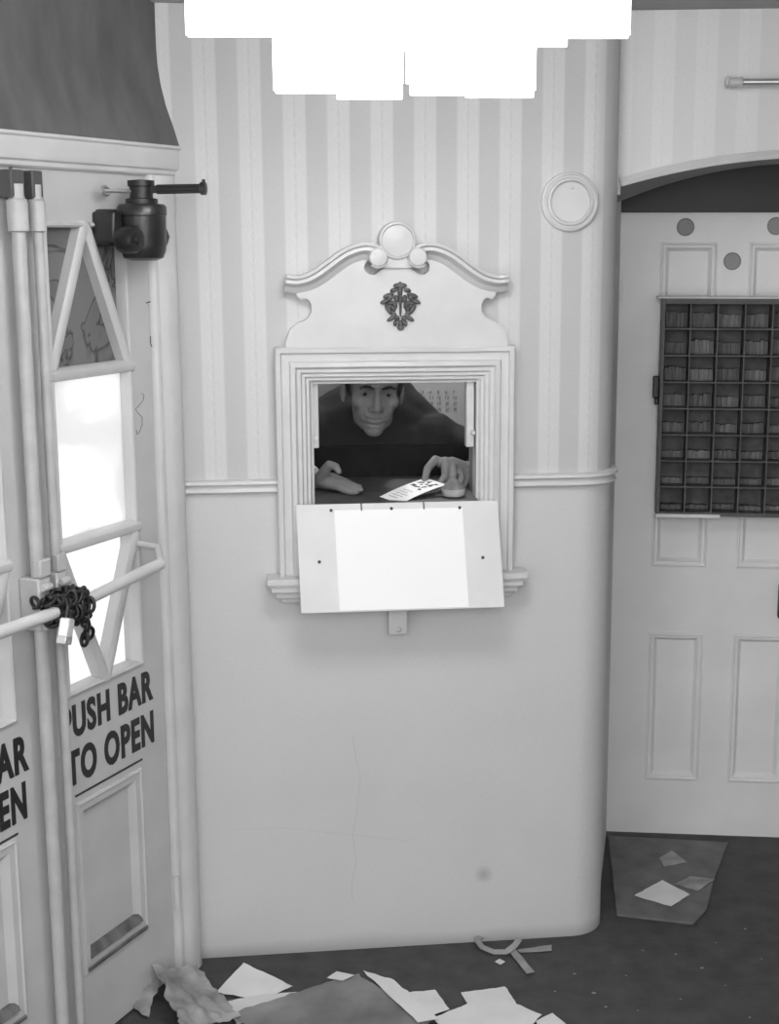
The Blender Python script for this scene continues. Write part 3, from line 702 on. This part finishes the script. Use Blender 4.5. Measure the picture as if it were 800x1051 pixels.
# ------------------------------------------------------------------ booth interior behind the window
bt = MB(); BD = 1.15
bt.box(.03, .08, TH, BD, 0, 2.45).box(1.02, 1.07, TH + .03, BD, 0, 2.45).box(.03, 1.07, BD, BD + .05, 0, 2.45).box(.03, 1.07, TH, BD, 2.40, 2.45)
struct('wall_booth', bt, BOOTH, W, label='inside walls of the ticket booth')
cn = single('counter', MB().box(.10, 1.0, TH + .002, .36, ZO0 - .03, ZO0).box(.10, .14, TH, .36, 0, ZO0 - .03).box(.96, 1.0, TH, .36, 0, ZO0 - .03), COUNTER, 'dark counter top inside the ticket booth', 'counter', W, (.55, .2, 0))
# wall calendar behind the man
c_0 = W.at(417, 386, -.9); c_1 = W.at(479, 455, -.9); yb = BD - .004
k0 = W.at(416, 382, -yb); k1 = W.at(480, 462, -yb)
cal = thing('wall_calendar', 'pale wall calendar with rows of dates behind the man', 'calendar', W, (k0.x, yb, k1.z))
part('sheet', MB().box(k0.x, k1.x + .02, yb, BD, k1.z, k0.z + .03), mat('calendar_paper', .75, .7), cal)
def kt(x, y): return W.at(410 + x / 8.889, 378 + y / 8.889, -yb + .001)
hd = MB()
hx = [kt(270 + i * 9, 100 + [8, -10, 5, -4, 8, -6, 4, -8, 6, 0][i % 10]) for i in range(19)]
part('heading', MB().tube(hx, .0018, 5), mat('print_grey', .28), cal)
dm = MB(); nday = 1
for r_ in range(5):
    for c_ in range(7):
        if nday > 31: break
        a = kt(60 + c_ * 72, 215 + r_ * 52); w_ = .0065 if nday < 10 else .012
        g = text_mesh(str(nday), a.x, a.x + w_, a.z - .0045, a.z + .0045, a.y, .0, .0004); dm.add(g.v, g.f); nday += 1
part('dates', dm, MATS['print_grey'], cal)

# ------------------------------------------------------------------ the man
man_base = (.50, .50, 0)
man = MB()
hc = W.at(383, 399, -.32)                       # middle of the head
HS = 1.04
Hrot = Matrix.Rotation(R_(3), 3, 'Z') @ Matrix.Rotation(R_(8), 3, 'X') @ Matrix.Rotation(R_(3), 3, 'Y')
def hp(v): return hc + Hrot @ (Vector(v) * HS)
def he(c, r, rot=None): man.ell(hp(c), Vector(r) * HS, Hrot @ rot if rot else Hrot, 24, 16)
he((0, .018, .035), (.073, .092, .083)); he((0, -.030, -.018), (.060, .058, .078)); he((0, -.030, -.070), (.047, .052, .040))
he((0, -.058, -.094), (.026, .026, .020)); he((0, -.070, .026), (.050, .020, .012)); he((0, -.05, .05), (.056, .04, .04))
for s_ in (-1, 1):
    he((s_ * .040, -.056, -.020), (.022, .022, .022)); he((s_ * .076, .008, -.012), (.009, .021, .031)); he((s_ * .036, -.030, -.066), (.016, .034, .026))
    he((s_ * .011, -.094, -.033), (.009, .010, .008)); he((s_ * .027, -.072, .027), (.022, .014, .007)); he((s_ * .031, -.063, .003), (.013, .012, .011))
    he((s_ * .026, -.064, -.045), (.020, .018, .030))
for i in range(7):
    t = i / 6; he((0, -.080 - .024 * t, .018 - .046 * t), (.0085 + .003 * t, .011, .010))
he((0, -.105, -.030), (.012, .011, .010))
he((0, -.082, -.0565), (.025, .009, .0055)); he((0, -.080, -.0665), (.022, .010, .0065)); he((0, -.070, -.080), (.024, .014, .012))
# neck, trunk, limbs (one continuous figure)
nb = W.at(392, 415, -.50); 
man.chain([hp((0, .03, -.06)), nb], [.052, .05])
sl = W.at(314, 446, -.46); sr = W.at(444, 455, -.46)
chest = W.at(384, 470, -.55); waist = Vector((.50, .60, .95)); hip = Vector((.50, .60, .86))
man.chain([nb, chest, waist, hip], [.045, .12, .12, .13]); man.chain([sl, nb, sr], [.05, .045, .05])
el = Vector((.26, .34, 1.27)); er = Vector((.86, .34, 1.27))
# hands: joints placed along the photographed pose
def w_(x, y, d): return W.at(x, y, -d)
wr = w_(482, 484, .20); wl = w_(324, 492, .19)
man.chain([sl, el, wl], [.05, .042, .026]); man.chain([sr, w_(474, 464, .44), er, wr], [.05, .048, .04, .027])
for s_ in (-1, 1): man.chain([hip + Vector((s_ * .09, 0, 0)), hip + Vector((s_ * .10, .0, -.42)), hip + Vector((s_ * .10, .02, -.79))], [.085, .058, .045]); man.chain([hip + Vector((s_ * .10, .02, -.81)), hip + Vector((s_ * .11, -.14, -.825))], [.045, .034])
# his left hand (picture right): back of hand up, thumb and forefinger pinch the leaflet
kn = [w_(457, 474, .15), w_(464, 474, .165), w_(470, 477, .178), w_(475, 481, .188)]
for k_ in kn: man.chain([wr, k_], [.023, .0145])
man.chain([wr, w_(462, 482, .16)], [.024, .019])
man.chain([kn[0], w_(457, 489, .118), w_(450, 498, .098), w_(444, 504, .082)], [.0125, .0105, .0092, .0078])
man.chain([kn[1], w_(466, 488, .125), w_(462, 498, .115), w_(455, 503, .108)], [.0122, .0105, .0092, .008])
man.chain([kn[2], w_(474, 490, .14), w_(470, 499, .13), w_(463, 503, .128)], [.0118, .010, .009, .008])
man.chain([kn[3], w_(480, 491, .16), w_(476, 499, .15), w_(470, 502, .145)], [.0108, .0092, .0082, .0074])
man.chain([w_(466, 482, .18), w_(447, 472, .155), w_(439, 481, .125), w_(436, 494, .092), w_(437, 499, .085)], [.018, .0125, .0112, .0095, .008])
# his right hand (picture left): open, palm up
pk = [w_(346, 499, .125), w_(345, 496, .14), w_(344, 493, .155), w_(342, 490, .17)]
for k_ in pk: man.chain([wl, k_], [.022, .013])
fends = [[(354, 503, .098), (361, 505, .085), (366, 505, .078)], [(356, 500, .115), (364, 502, .10), (370, 502.5, .092)], [(355, 497, .135), (363, 499, .12), (369, 500, .112)], [(352, 493, .155), (359, 496, .145), (364, 498, .138)]]
for k_, fe, r0 in zip(pk, fends, (.0105, .0112, .011, .0098)):
    man.chain([k_] + [w_(*q) for q in fe], [r0 + .001, r0, r0 * .9, r0 * .78])
man.chain([w_(330, 491, .165), w_(334, 483, .14), w_(338, 477, .125), w_(345, 479, .115), w_(348, 484, .11)], [.019, .0145, .012, .0105, .0085])
body_me = remesh(man, .003, 7)
# sink the eye sockets, crease the mouth, hollow the temples
Hi = Hrot.transposed()
for v in body_me.vertices:
    q = Hi @ (v.co - hc) / HS
    if abs(q.x) > .09 or abs(q.z) > .13 or q.y > .0: continue
    d = 0
    for s_ in (-1, 1):
        d += .011 * math.exp(-(((q.x - s_ * .031) / .018) ** 2 + ((q.z - .006) / .009) ** 2))
        d += .004 * math.exp(-(((q.x - s_ * .031) / .014) ** 2 + ((q.z + .012) / .006) ** 2))
        d += .0022 * math.exp(-(((q.x - s_ * (.024 + .35 * (-.03 - q.z))) / .005) ** 2 + ((q.z + .050) / .018) ** 2))
        d += .002 * math.exp(-(((q.x - s_ * .048) / .014) ** 2 + ((q.z + .058) / .02) ** 2))
    d += .0045 * math.exp(-((q.x / .029) ** 4 + ((q.z + .061 - q.x * q.x * 5) / .0026) ** 2))
    d += .003 * math.exp(-((q.x / .02) ** 2 + ((q.z + .076) / .004) ** 2))
    v.co += Hrot @ Vector((0, d * HS, 0))
body = link('person', shift_mesh(body_me, Vector(man_base)), SKIN, None, W, man_base)
tag(body, 'man in a dark jacket leaning to the ticket window, holding out a leaflet', 'person')
for s_ in (-1, 1):
    e = part('eye', MB().ell(hp((s_ * .031, -.0625, .003)), Vector((.0115, .0115, .0095)) * HS, Hrot, 20, 14), EYE, body)
    part('iris', MB().ell(hp((s_ * .031, -.0725, .0025)), Vector((.0052, .0022, .0052)) * HS, Hrot, 14, 8), IRIS, e)
    br = MB().tube([hp((s_ * x, -.093 + abs(x - .03) * .35, z)) for x, z in ((.012, .021), (.022, .026), (.034, .028), (.046, .022))], [.003, .0045, .0042, .002], 8); part('eyebrow', br, HAIR, body)
# hair: cap over the skull with a hairline
hm = MB(); nu, nv = 48, 24; grid = {}
for i in range(nv + 1):
    th = (pi * .66) * i / nv
    for j in range(nu):
        ph = 2 * pi * j / nu; fr = max(0, -sin(ph))           # front of the head
        lim = pi * (.66 - .225 * fr ** .6); t = min(th, lim)
        wob = 1 + .02 * sin(ph * 17 + th * 6)
        grid[i, j] = len(hm.v); hm.v.append(hp((.0775 * wob * sin(t) * cos(ph), .016 + .098 * wob * sin(t) * sin(ph), .037 + .090 * wob * cos(t))))
for i in range(nv):
    for j in range(nu): hm.f.append([grid[i, j], grid[i + 1, j], grid[i + 1, (j + 1) % nu], grid[i, (j + 1) % nu]])
for s_ in (-1, 1): hm.tube([hp((s_ * .068, -.026, .07)), hp((s_ * .069, -.024, .045)), hp((s_ * .070, -.020, .015)), hp((s_ * .068, -.02, -.005)), hp((s_ * .067, -.02, -.014))], [.004, .010, .008, .005, .001], 10)
part('hair', hm, HAIR, body, 60, weld=.0004)
# jacket: trunk and sleeves, ending at the wrists
jk = MB()
jn = nb + Vector((0, .03, .0))
jk.chain([sl, nb + Vector((0, .0, -.02)), sr], [.07, .068, .07]); jk.chain([sl + Vector((0, .02, .0)), nb + Vector((-.03, .05, .01)), nb + Vector((.02, .05, .015)), sr + Vector((0, .02, 0))], [.075, .078, .08, .078])
jk.chain([nb + Vector((0, .01, -.035)), chest], [.085, .17]); jk.chain([jn + Vector((0, .08, -.02)), chest, waist, Vector((.50, .60, .80))], [.10, .18, .165, .17])
jk.chain([sl, Vector((.33, .48, 1.28)), Vector((.5, .5, 1.25)), Vector((.67, .48, 1.28)), sr], [.09, .12, .14, .12, .09])
jk.chain([sr, w_(474, 464, .44), er + Vector((-.03, .02, .02))], [.078, .075, .06]); jk.chain([er, wr + (er - wr) * .28], [.058, .040])
jk.chain([sl, el + Vector((0, .02, .02)), wl + (el - wl) * .30], [.078, .06, .039])
jm = remesh(jk, .008, 4)
for v in jm.vertices:
    q = v.co; v.co += Vector((0, 1, 0)) * (.006 * noise.noise(q * 14)) + Vector((0, 0, .004 * noise.noise(q * 20)))
link('jacket', shift_mesh(jm, Vector(man_base)), SUIT, body)['label'] = 'dark jacket'
tr = MB()
for s_ in (-1, 1): tr.chain([Vector((.5, .6, .82)) + Vector((s_ * .06, 0, 0)), hip + Vector((s_ * .10, .0, -.42)), hip + Vector((s_ * .10, .02, -.74))], [.13, .09, .075])
link('trousers', shift_mesh(remesh(tr, .012, 3), Vector(man_base)), SUIT, body)
for a_, b_ in ((wl, el), (wr, er)):
    d = (b_ - a_).normalized(); part('shirt_cuff', MB().tube([a_ + d * .022, a_ + d * .028, a_ + d * .062], [.029, .033, .036], 24), SHIRT, body, 50)

# leaflet in his hand
la = w_(390, 510, .025); lb = w_(412, 517, -.025); ld = w_(437, 491, .105); lc = w_(449, 499.5, .055)
lc = lb + (ld - la) * 1.0
nl_ = (ld - la).cross(lb - la).normalized()
if nl_.z < 0: nl_ = -nl_
def lf(s_, t_, h=0.0): return la + (ld - la) * s_ + (lb - la) * t_ + nl_ * (h + .004 * sin(s_ * pi))
lm = MB(); N_ = 10
for h in (0, .0008):
    for i in range(N_ + 1):
        for j in (0, 1): lm.v.append(lf(i / N_, j, h))
for i in range(N_):
    a = 2 * i; b = a + 2 * (N_ + 1)
    lm.f += [[a, a + 1, a + 3, a + 2], [b, b + 2, b + 3, b + 1], [a, a + 2, b + 2, b], [a + 1, b + 1, b + 3, a + 3]]
lm.f += [[0, 2 * (N_ + 1), 2 * (N_ + 1) + 1, 1], [2 * N_, 2 * N_ + 1, 4 * N_ + 3, 4 * N_ + 2]]
lt = thing('leaflet', 'small white printed leaflet with a dark picture held out over the counter', 'leaflet', W, lb)
part('sheet', lm, mat('leaflet_white', .9, .5), lt)
pm = MB(); rr_ = random.Random(3)
for k_ in range(26):
    s_ = .52 + .40 * rr_.random(); t_ = .15 + .62 * rr_.random(); w0 = .03 + .05 * rr_.random(); h0 = .06 + .08 * rr_.random()
    pm.add([lf(s_ - w0 / 2, t_ - h0 / 2, .0012), lf(s_ + w0 / 2, t_ - h0 / 3, .0012), lf(s_ + w0 / 2, t_ + h0 / 2, .0012), lf(s_ - w0 / 3, t_ + h0 / 2, .0012)], [(0, 1, 2, 3)])
part('printed_picture', pm, mat('print_dark', .03, .6), lt)
pm = MB()
for k_ in range(5):
    s_ = .10 + .075 * k_
    pm.add([lf(s_, .2, .0012), lf(s_ + .02, .2, .0012), lf(s_ + .02, .6 + .2 * ((k_ * 7) % 3) / 3, .0012), lf(s_, .6 + .2 * ((k_ * 7) % 3) / 3, .0012)], [(0, 1, 2, 3)])
part('printed_lines', pm, mat('print_mid', .4, .6), lt)

# little dish with a damp pad
dp = W.at(465.5, 515, -.035); dz_ = ZO0
ds = thing('stamp_dish', 'small pale round dish with a cone shaped pad on the counter corner', 'dish', W, (dp.x, .035, dz_))
part('dish', MB().lathe((dp.x, .035, dz_), (0, 0, 1), [(.022, .0005), (.028, .003), (.031, .012), (.031, .020), (.028, .021), (.026, .015), (0, .014)], 28), WOOD, ds)
part('pad', MB().lathe((dp.x, .035, dz_ + .014), (0, 0, 1), [(.026, 0), (.029, .007), (.026, .013), (.016, .024), (.008, .033), (0, .036)], 24), SPONGE, ds)

# ------------------------------------------------------------------ ceiling lamp
lamp = thing('ceiling_lamp', 'brightly lit tiered lamp of hanging glass panels under the ceiling', 'ceiling lamp', G, (-.055, 2.42, 2.56))
part('ceiling_plate', MB().box(-.40, .29, 2.30, 2.54, 2.535, 2.56), BRONZE, lamp, bev=.004)
def glass_row(x0, x1, y0, y1, z0, z1):
    """one hanging panel between two plan points"""
    d = Vector((x1 - x0, y1 - y0, 0)).normalized(); nn = Vector((-d.y, d.x, 0)) * .004
    a_ = Vector((x0, y0, 0)); b_ = Vector((x1, y1, 0))
    part('glass_panel', MB().plan([tuple((a_ - nn)[:2]), tuple((b_ - nn)[:2]), tuple((b_ + nn)[:2]), tuple((a_ + nn)[:2])], z0, z1), LAMP, lamp, bev=.0015)
def at_y(x, y, d): q = ray(x, y); return CAM + q * (d / q.y)
LI, LO = 2.46, 2.52                      # back rows of the inner and outer tier
for a_, b_, yb_ in ((283, 345, 96), (346, 413, 102), (421, 477, 98), (478, 548, 100.5)):
    glass_row(at_y(a_, yb_, LI).x, at_y(b_, yb_, LI).x, LI, LI, at_y(a_, yb_, LI).z, 2.36)
for a_, b_, yb_ in ((193, 283, 38), (284, 345, 42), (346, 415, 42), (416, 480, 42), (481, 549, 42), (550, 582.5, 48), (583.5, 645, 39.5)):
    glass_row(at_y(a_, yb_, LO).x, at_y(b_, yb_, LO).x, LO, LO, at_y(a_, yb_, LO).z, 2.535)
xi0, xi1 = at_y(283, 98, LI).x, at_y(548, 98, LI).x; xo0, xo1 = at_y(193, 38, LO).x, at_y(645, 38, LO).x
yi, yo = 2.34, 2.32
ji0, ji1 = xi0 * yi / LI + .012, xi1 * yi / LI - .012; jo0, jo1 = xo0 * yo / LO + .012, xo1 * yo / LO - .012
for k_ in range(4): glass_row(ji0 + (ji1 - ji0) * k_ / 4 + .002, ji0 + (ji1 - ji0) * (k_ + 1) / 4 - .002, yi, yi, 2.135, 2.36)
for k_ in range(6): glass_row(jo0 + (jo1 - jo0) * k_ / 6 + .002, jo0 + (jo1 - jo0) * (k_ + 1) / 6 - .002, yo, yo, 2.23, 2.535)
for xa, xb, ya, yb_, z0, z1, m_ in ((ji0, xi0, yi, LI, 2.136, 2.36, 2), (ji1, xi1, yi, LI, 2.136, 2.36, 2), (jo0, xo0, yo, LO, 2.232, 2.535, 3), (jo1, xo1, yo, LO, 2.232, 2.535, 3)):
    for k_ in range(m_):
        f0, f1 = (k_ + .06) / m_, (k_ + .94) / m_; glass_row(xa + (xb - xa) * f0, xa + (xb - xa) * f1, ya + (yb_ - ya) * f0, ya + (yb_ - ya) * f1, z0, z1)
part('inner_band', MB().box(xi0 + .004, xi1 - .004, LI - .012, LI - .004, at_y(417, 53, LI).z, 2.27), LAMP, lamp)
part('stem', MB().tube([(-.055, 2.40, 2.25), (-.055, 2.40, 2.54)], .02, 14), BRONZE, lamp)

# ------------------------------------------------------------------ litter on the floor
def sheet(name, corners, m, label, cat, group=None, lifts=(0, 0, 0, 0), z=.002, curl=.004, n=10, seed=0, th=.0008, crumple=0.0):
    P = [ground(x, y, 0) for x, y in corners]
    for p, l in zip(P, lifts): p.z = l
    cen = sum(P, Vector()) / 4; top = []; rs = Vector((seed * 3.1, seed * 1.7, 0))
    for i in range(n + 1):
        for j in range(n + 1):
            s_, t_ = i / n, j / n; q = P[0].lerp(P[1], s_).lerp(P[3].lerp(P[2], s_), t_)
            nz = noise.noise(q * 9 + rs) * .5 + .5; c2 = abs(noise.noise(q * 26 + rs))
            ed = 1.0 if (i in (0, n) or j in (0, n)) else 0.0
            wq = Vector((noise.noise(q * 40 + rs), noise.noise(q * 40 + rs + Vector((9, 0, 0))), 0)) * ed * ((P[2] - P[0]).length * .02 + .25 * crumple)
            q = Vector((q.x + wq.x, q.y + wq.y, q.z + z + curl * nz + crumple * c2)); top.append(q)
    mb = MB(); mb.v = top + [v - Vector((0, 0, th)) for v in top]; k = (n + 1) ** 2
    for i in range(n):
        for j in range(n):
            a = i * (n + 1) + j; f = [a, a + 1, a + n + 2, a + n + 1]; mb.f.append(f); mb.f.append([x + k for x in reversed(f)])
    edge = [i * (n + 1) for i in range(n + 1)] + [n * (n + 1) + j for j in range(1, n + 1)] + [i * (n + 1) + n for i in range(n - 1, -1, -1)] + [j for j in range(n - 1, 0, -1)]
    for a, b in zip(edge, edge[1:] + edge[:1]): mb.f.append([a, b, b + k, a + k])
    return single(name, mb, m, label, cat, G, (cen.x, cen.y, 0), group, sm=50)
gp = 'papers littering the floor by the doors'
sheet('paper_sheet', [(222, 1020), (251, 1001), (300, 1014), (268, 1030)], PAPER, 'white sheet with a raised peak behind the big mottled poster', 'paper', gp, (0, .03, 0, 0), .004, .004, seed=1)
sheet('paper_sheet', [(231, 1031), (268, 1024), (305, 1021), (244, 1056)], PAPER, 'white sheet poking out at the left edge of the mottled poster', 'paper', gp, z=.007, curl=.003, seed=2)
sheet('poster', [(238, 1048), (366, 1007), (445, 1055), (330, 1140)], NEWS, 'big mottled grey poster lying flat among the papers', 'poster', None, (0, .0, 0, 0), .020, .004, 24, 3)
sheet('paper_sheet', [(336, 1013), (346, 1006), (364, 1010), (352, 1016)], PAPER, 'tiny white corner of paper behind the top of the mottled poster', 'paper', gp, z=.024, curl=.003, seed=4)
sheet('paper_sheet', [(372, 1006), (405, 1016), (450, 1056), (430, 1060)], PAPER, 'white strip of paper along the right edge of the mottled poster', 'paper', gp, z=.026, curl=.004, seed=5)
sheet('paper_sheet', [(404, 1026), (447, 1022), (462, 1042), (428, 1054)], PAPER, 'white sheet sticking out right of the mottled poster', 'paper', gp, z=.015, curl=.004, seed=6)
sheet('paper_sheet', [(473, 1020), (519, 1014), (536, 1040), (492, 1050)], PAPER, 'creamy sheet farthest back of the right hand papers', 'paper', gp, z=.003, curl=.003, seed=7)
sheet('paper_sheet', [(466, 1042), (502, 1023), (557, 1046), (515, 1085)], PAPER, 'large white sheet overlapping the creamy sheet', 'paper', gp, z=.010, curl=.003, seed=8)
sheet('paper_sheet', [(445, 1052), (472, 1041), (505, 1058), (470, 1080)], PAPER, 'white sheet in front at the foot of the photo, left of the large sheet', 'paper', gp, z=.018, curl=.003, seed=9)
sheet('paper_sheet', [(550, 1050), (567, 1042), (585, 1056), (562, 1070)], PAPER, 'white paper corner rightmost of the loose sheets', 'paper', gp, z=.004, curl=.003, seed=10)
# crumpled bag and wrapper at the door post
sheet('paper_bag', [(158, 1022), (203, 1005), (246, 1053), (190, 1080)], PAPER2, 'crumpled soiled paper bag at the foot of the door post', 'bag', None, (.05, .01, .0, .03), .012, .02, 26, 11, .002, .022)
sheet('paper_wrapper', [(136, 1040), (158, 1004), (172, 1002), (152, 1048)], PAPER2, 'crumpled wrapper standing against the right exit door', 'wrapper', None, (.0, .06, .05, .0), .006, .012, 20, 12, .0015, .018)
# cardboard strips below the ticket window
sg = 'torn strips by the wall'
sheet('card_strip', [(521, 976), (527, 974), (549, 1000), (541, 1002)], CARDB, 'straight pale strip lying diagonally below the ticket wall', 'strip', sg, z=.006, curl=.002, n=8, seed=13)
sheet('card_strip', [(534, 979), (531, 976), (566, 971), (567, 977)], CARDB, 'strip lying crosswise right of the diagonal one', 'strip', sg, z=.003, curl=.002, n=8, seed=14)
tp = [ground(x, y, z) for x, y, z in ((496, 960, .012), (489, 964, .02), (495, 972, .012), (507, 977, .008), (520, 977, .012), (529, 970, .018), (533, 964, .022))]
mb = MB()
for i in range(len(tp) - 1): mb.bar(tp[i], tp[i + 1].lerp(tp[i], -.1), .016, .002, (.2, -.4, 1))
single('card_strip', mb, CARDB, 'curled strip looping up against the wall foot', 'strip', G, (tp[2].x, tp[2].y, 0), sg)
sheet('paper_scrap', [(508, 988), (513, 985), (519, 988), (514, 991)], PAPER, 'small pale scrap in front of the curled strip', 'scrap', None, z=.002, curl=.002, n=4, seed=15)
# mat and papers in the recess
P = [ground(x, y) for x, y in ((600, 866), (750, 867), (727, 916), (712, 949), (600, 944))]
P[0] = ground(632, 862); P[4] = ground(631, 938)
P = [ground(624, 859.5), ground(748, 866.5), ground(733, 905), ground(726, 935), ground(712, 950), ground(633.5, 941)]
vs = [(p.x, p.y) for p in P]
cm = sum(P, Vector()) / len(P)
single('doormat', MB().plan(vs, 0, .008), MATT, 'worn grey mat on the floor in front of the recessed door', 'mat', G, (cm.x, cm.y, 0), bev=.003)
gm = 'papers on the doormat'
sheet('paper_sheet', [(651, 923), (680, 907), (708, 922), (689, 934)], PAPER, 'larger white sheet on the doormat', 'paper', gm, z=.011, curl=.002, seed=16)
sheet('paper_sheet', [(693, 911), (709, 903), (734, 906), (716, 918)], PAPER2, 'duller sheet on the doormat right of the larger white one', 'paper', gm, z=.011, curl=.002, seed=17)
sheet('paper_sheet', [(677, 884), (690, 876), (705, 888), (682, 893)], CARDB, 'faint grey sheet on the doormat nearest the door', 'paper', gm, z=.010, curl=.001, seed=18)
rr_ = random.Random(9)
for x, y in ((765, 954), (735, 968), (694, 980), (721, 994), (643, 1002), (622, 1034), (655, 1038), (770, 1045), (660, 976), (610, 1020), (745, 1012), (590, 1000), (699, 1026), (782, 985), (570, 1018)):
    s_ = .7 + 1.6 * rr_.random() ** 2
    sheet('litter_fleck', [(x - s_ * 1.4, y), (x + rr_.uniform(-.8, .8) * s_, y - s_ * .5), (x + s_ * 1.5, y + rr_.uniform(-.3, .3) * s_), (x + rr_.uniform(-.6, .6) * s_, y + s_ * .6)], CARDB, 'tiny pale fleck of litter on the dark floor', 'litter', 'litter flecks on the dark floor', z=.002, curl=.001, n=2, seed=x)

struct('wall_light_blocker', MB().box(1.75, 1.87, .2, 3.55, 0, 2.56), mat('blocker_dark', .12, .6, .2, 5), G, label='unseen dark wall added to block light from the right')  # added out of view to cut the sky light from the right

# ------------------------------------------------------------------ light, camera, colour
wd_ = bpy.data.worlds.new('World'); S.world = wd_; wd_.use_nodes = True
bg = wd_.node_tree.nodes['Background']; bg.inputs[0].default_value = (1, 1, 1, 1); bg.inputs[1].default_value = 1.0
def area(name, loc, target, size, power):
    l = bpy.data.lights.new(name, 'AREA'); l.energy = power; l.size = size; o = bpy.data.objects.new(name, l); COL.objects.link(o)
    o.location = loc; o.rotation_euler = (Vector(target) - Vector(loc)).to_track_quat('-Z', 'Y').to_euler(); return o
dl_ = area('lamp_bulbs', (-.055, 2.40, 2.32), (-.055, 2.401, 0), .3, 13)
area('soft_key', (.3, -.6, 2.35), (0, 3.4, 1.2), .7, 14)  # added soft key from behind the camera, no actual fitting there
bl = bpy.data.lights.new('booth_bulb', 'POINT'); bl.energy = 11; bl.shadow_soft_size = .05; bo_ = bpy.data.objects.new('booth_bulb', bl); COL.objects.link(bo_)
bo_.location = W.world((.66, .95, 2.2))

cam = bpy.data.cameras.new('Camera'); co = bpy.data.objects.new('Camera', cam); COL.objects.link(co); S.camera = co
cam.sensor_fit = 'VERTICAL'; cam.sensor_height = 36; cam.lens = F / 1051 * 36; cam.shift_x = (400 - CX) / 1051; cam.shift_y = 0
co.location = CAM; co.rotation_euler = (pi / 2 - PIT, 0, 0); cam.clip_start = .05
vs_ = S.view_settings; vs_.view_transform = 'Standard'; vs_.look = 'None'; vs_.exposure = .72; vs_.gamma = 1; vs_.use_curve_mapping = False
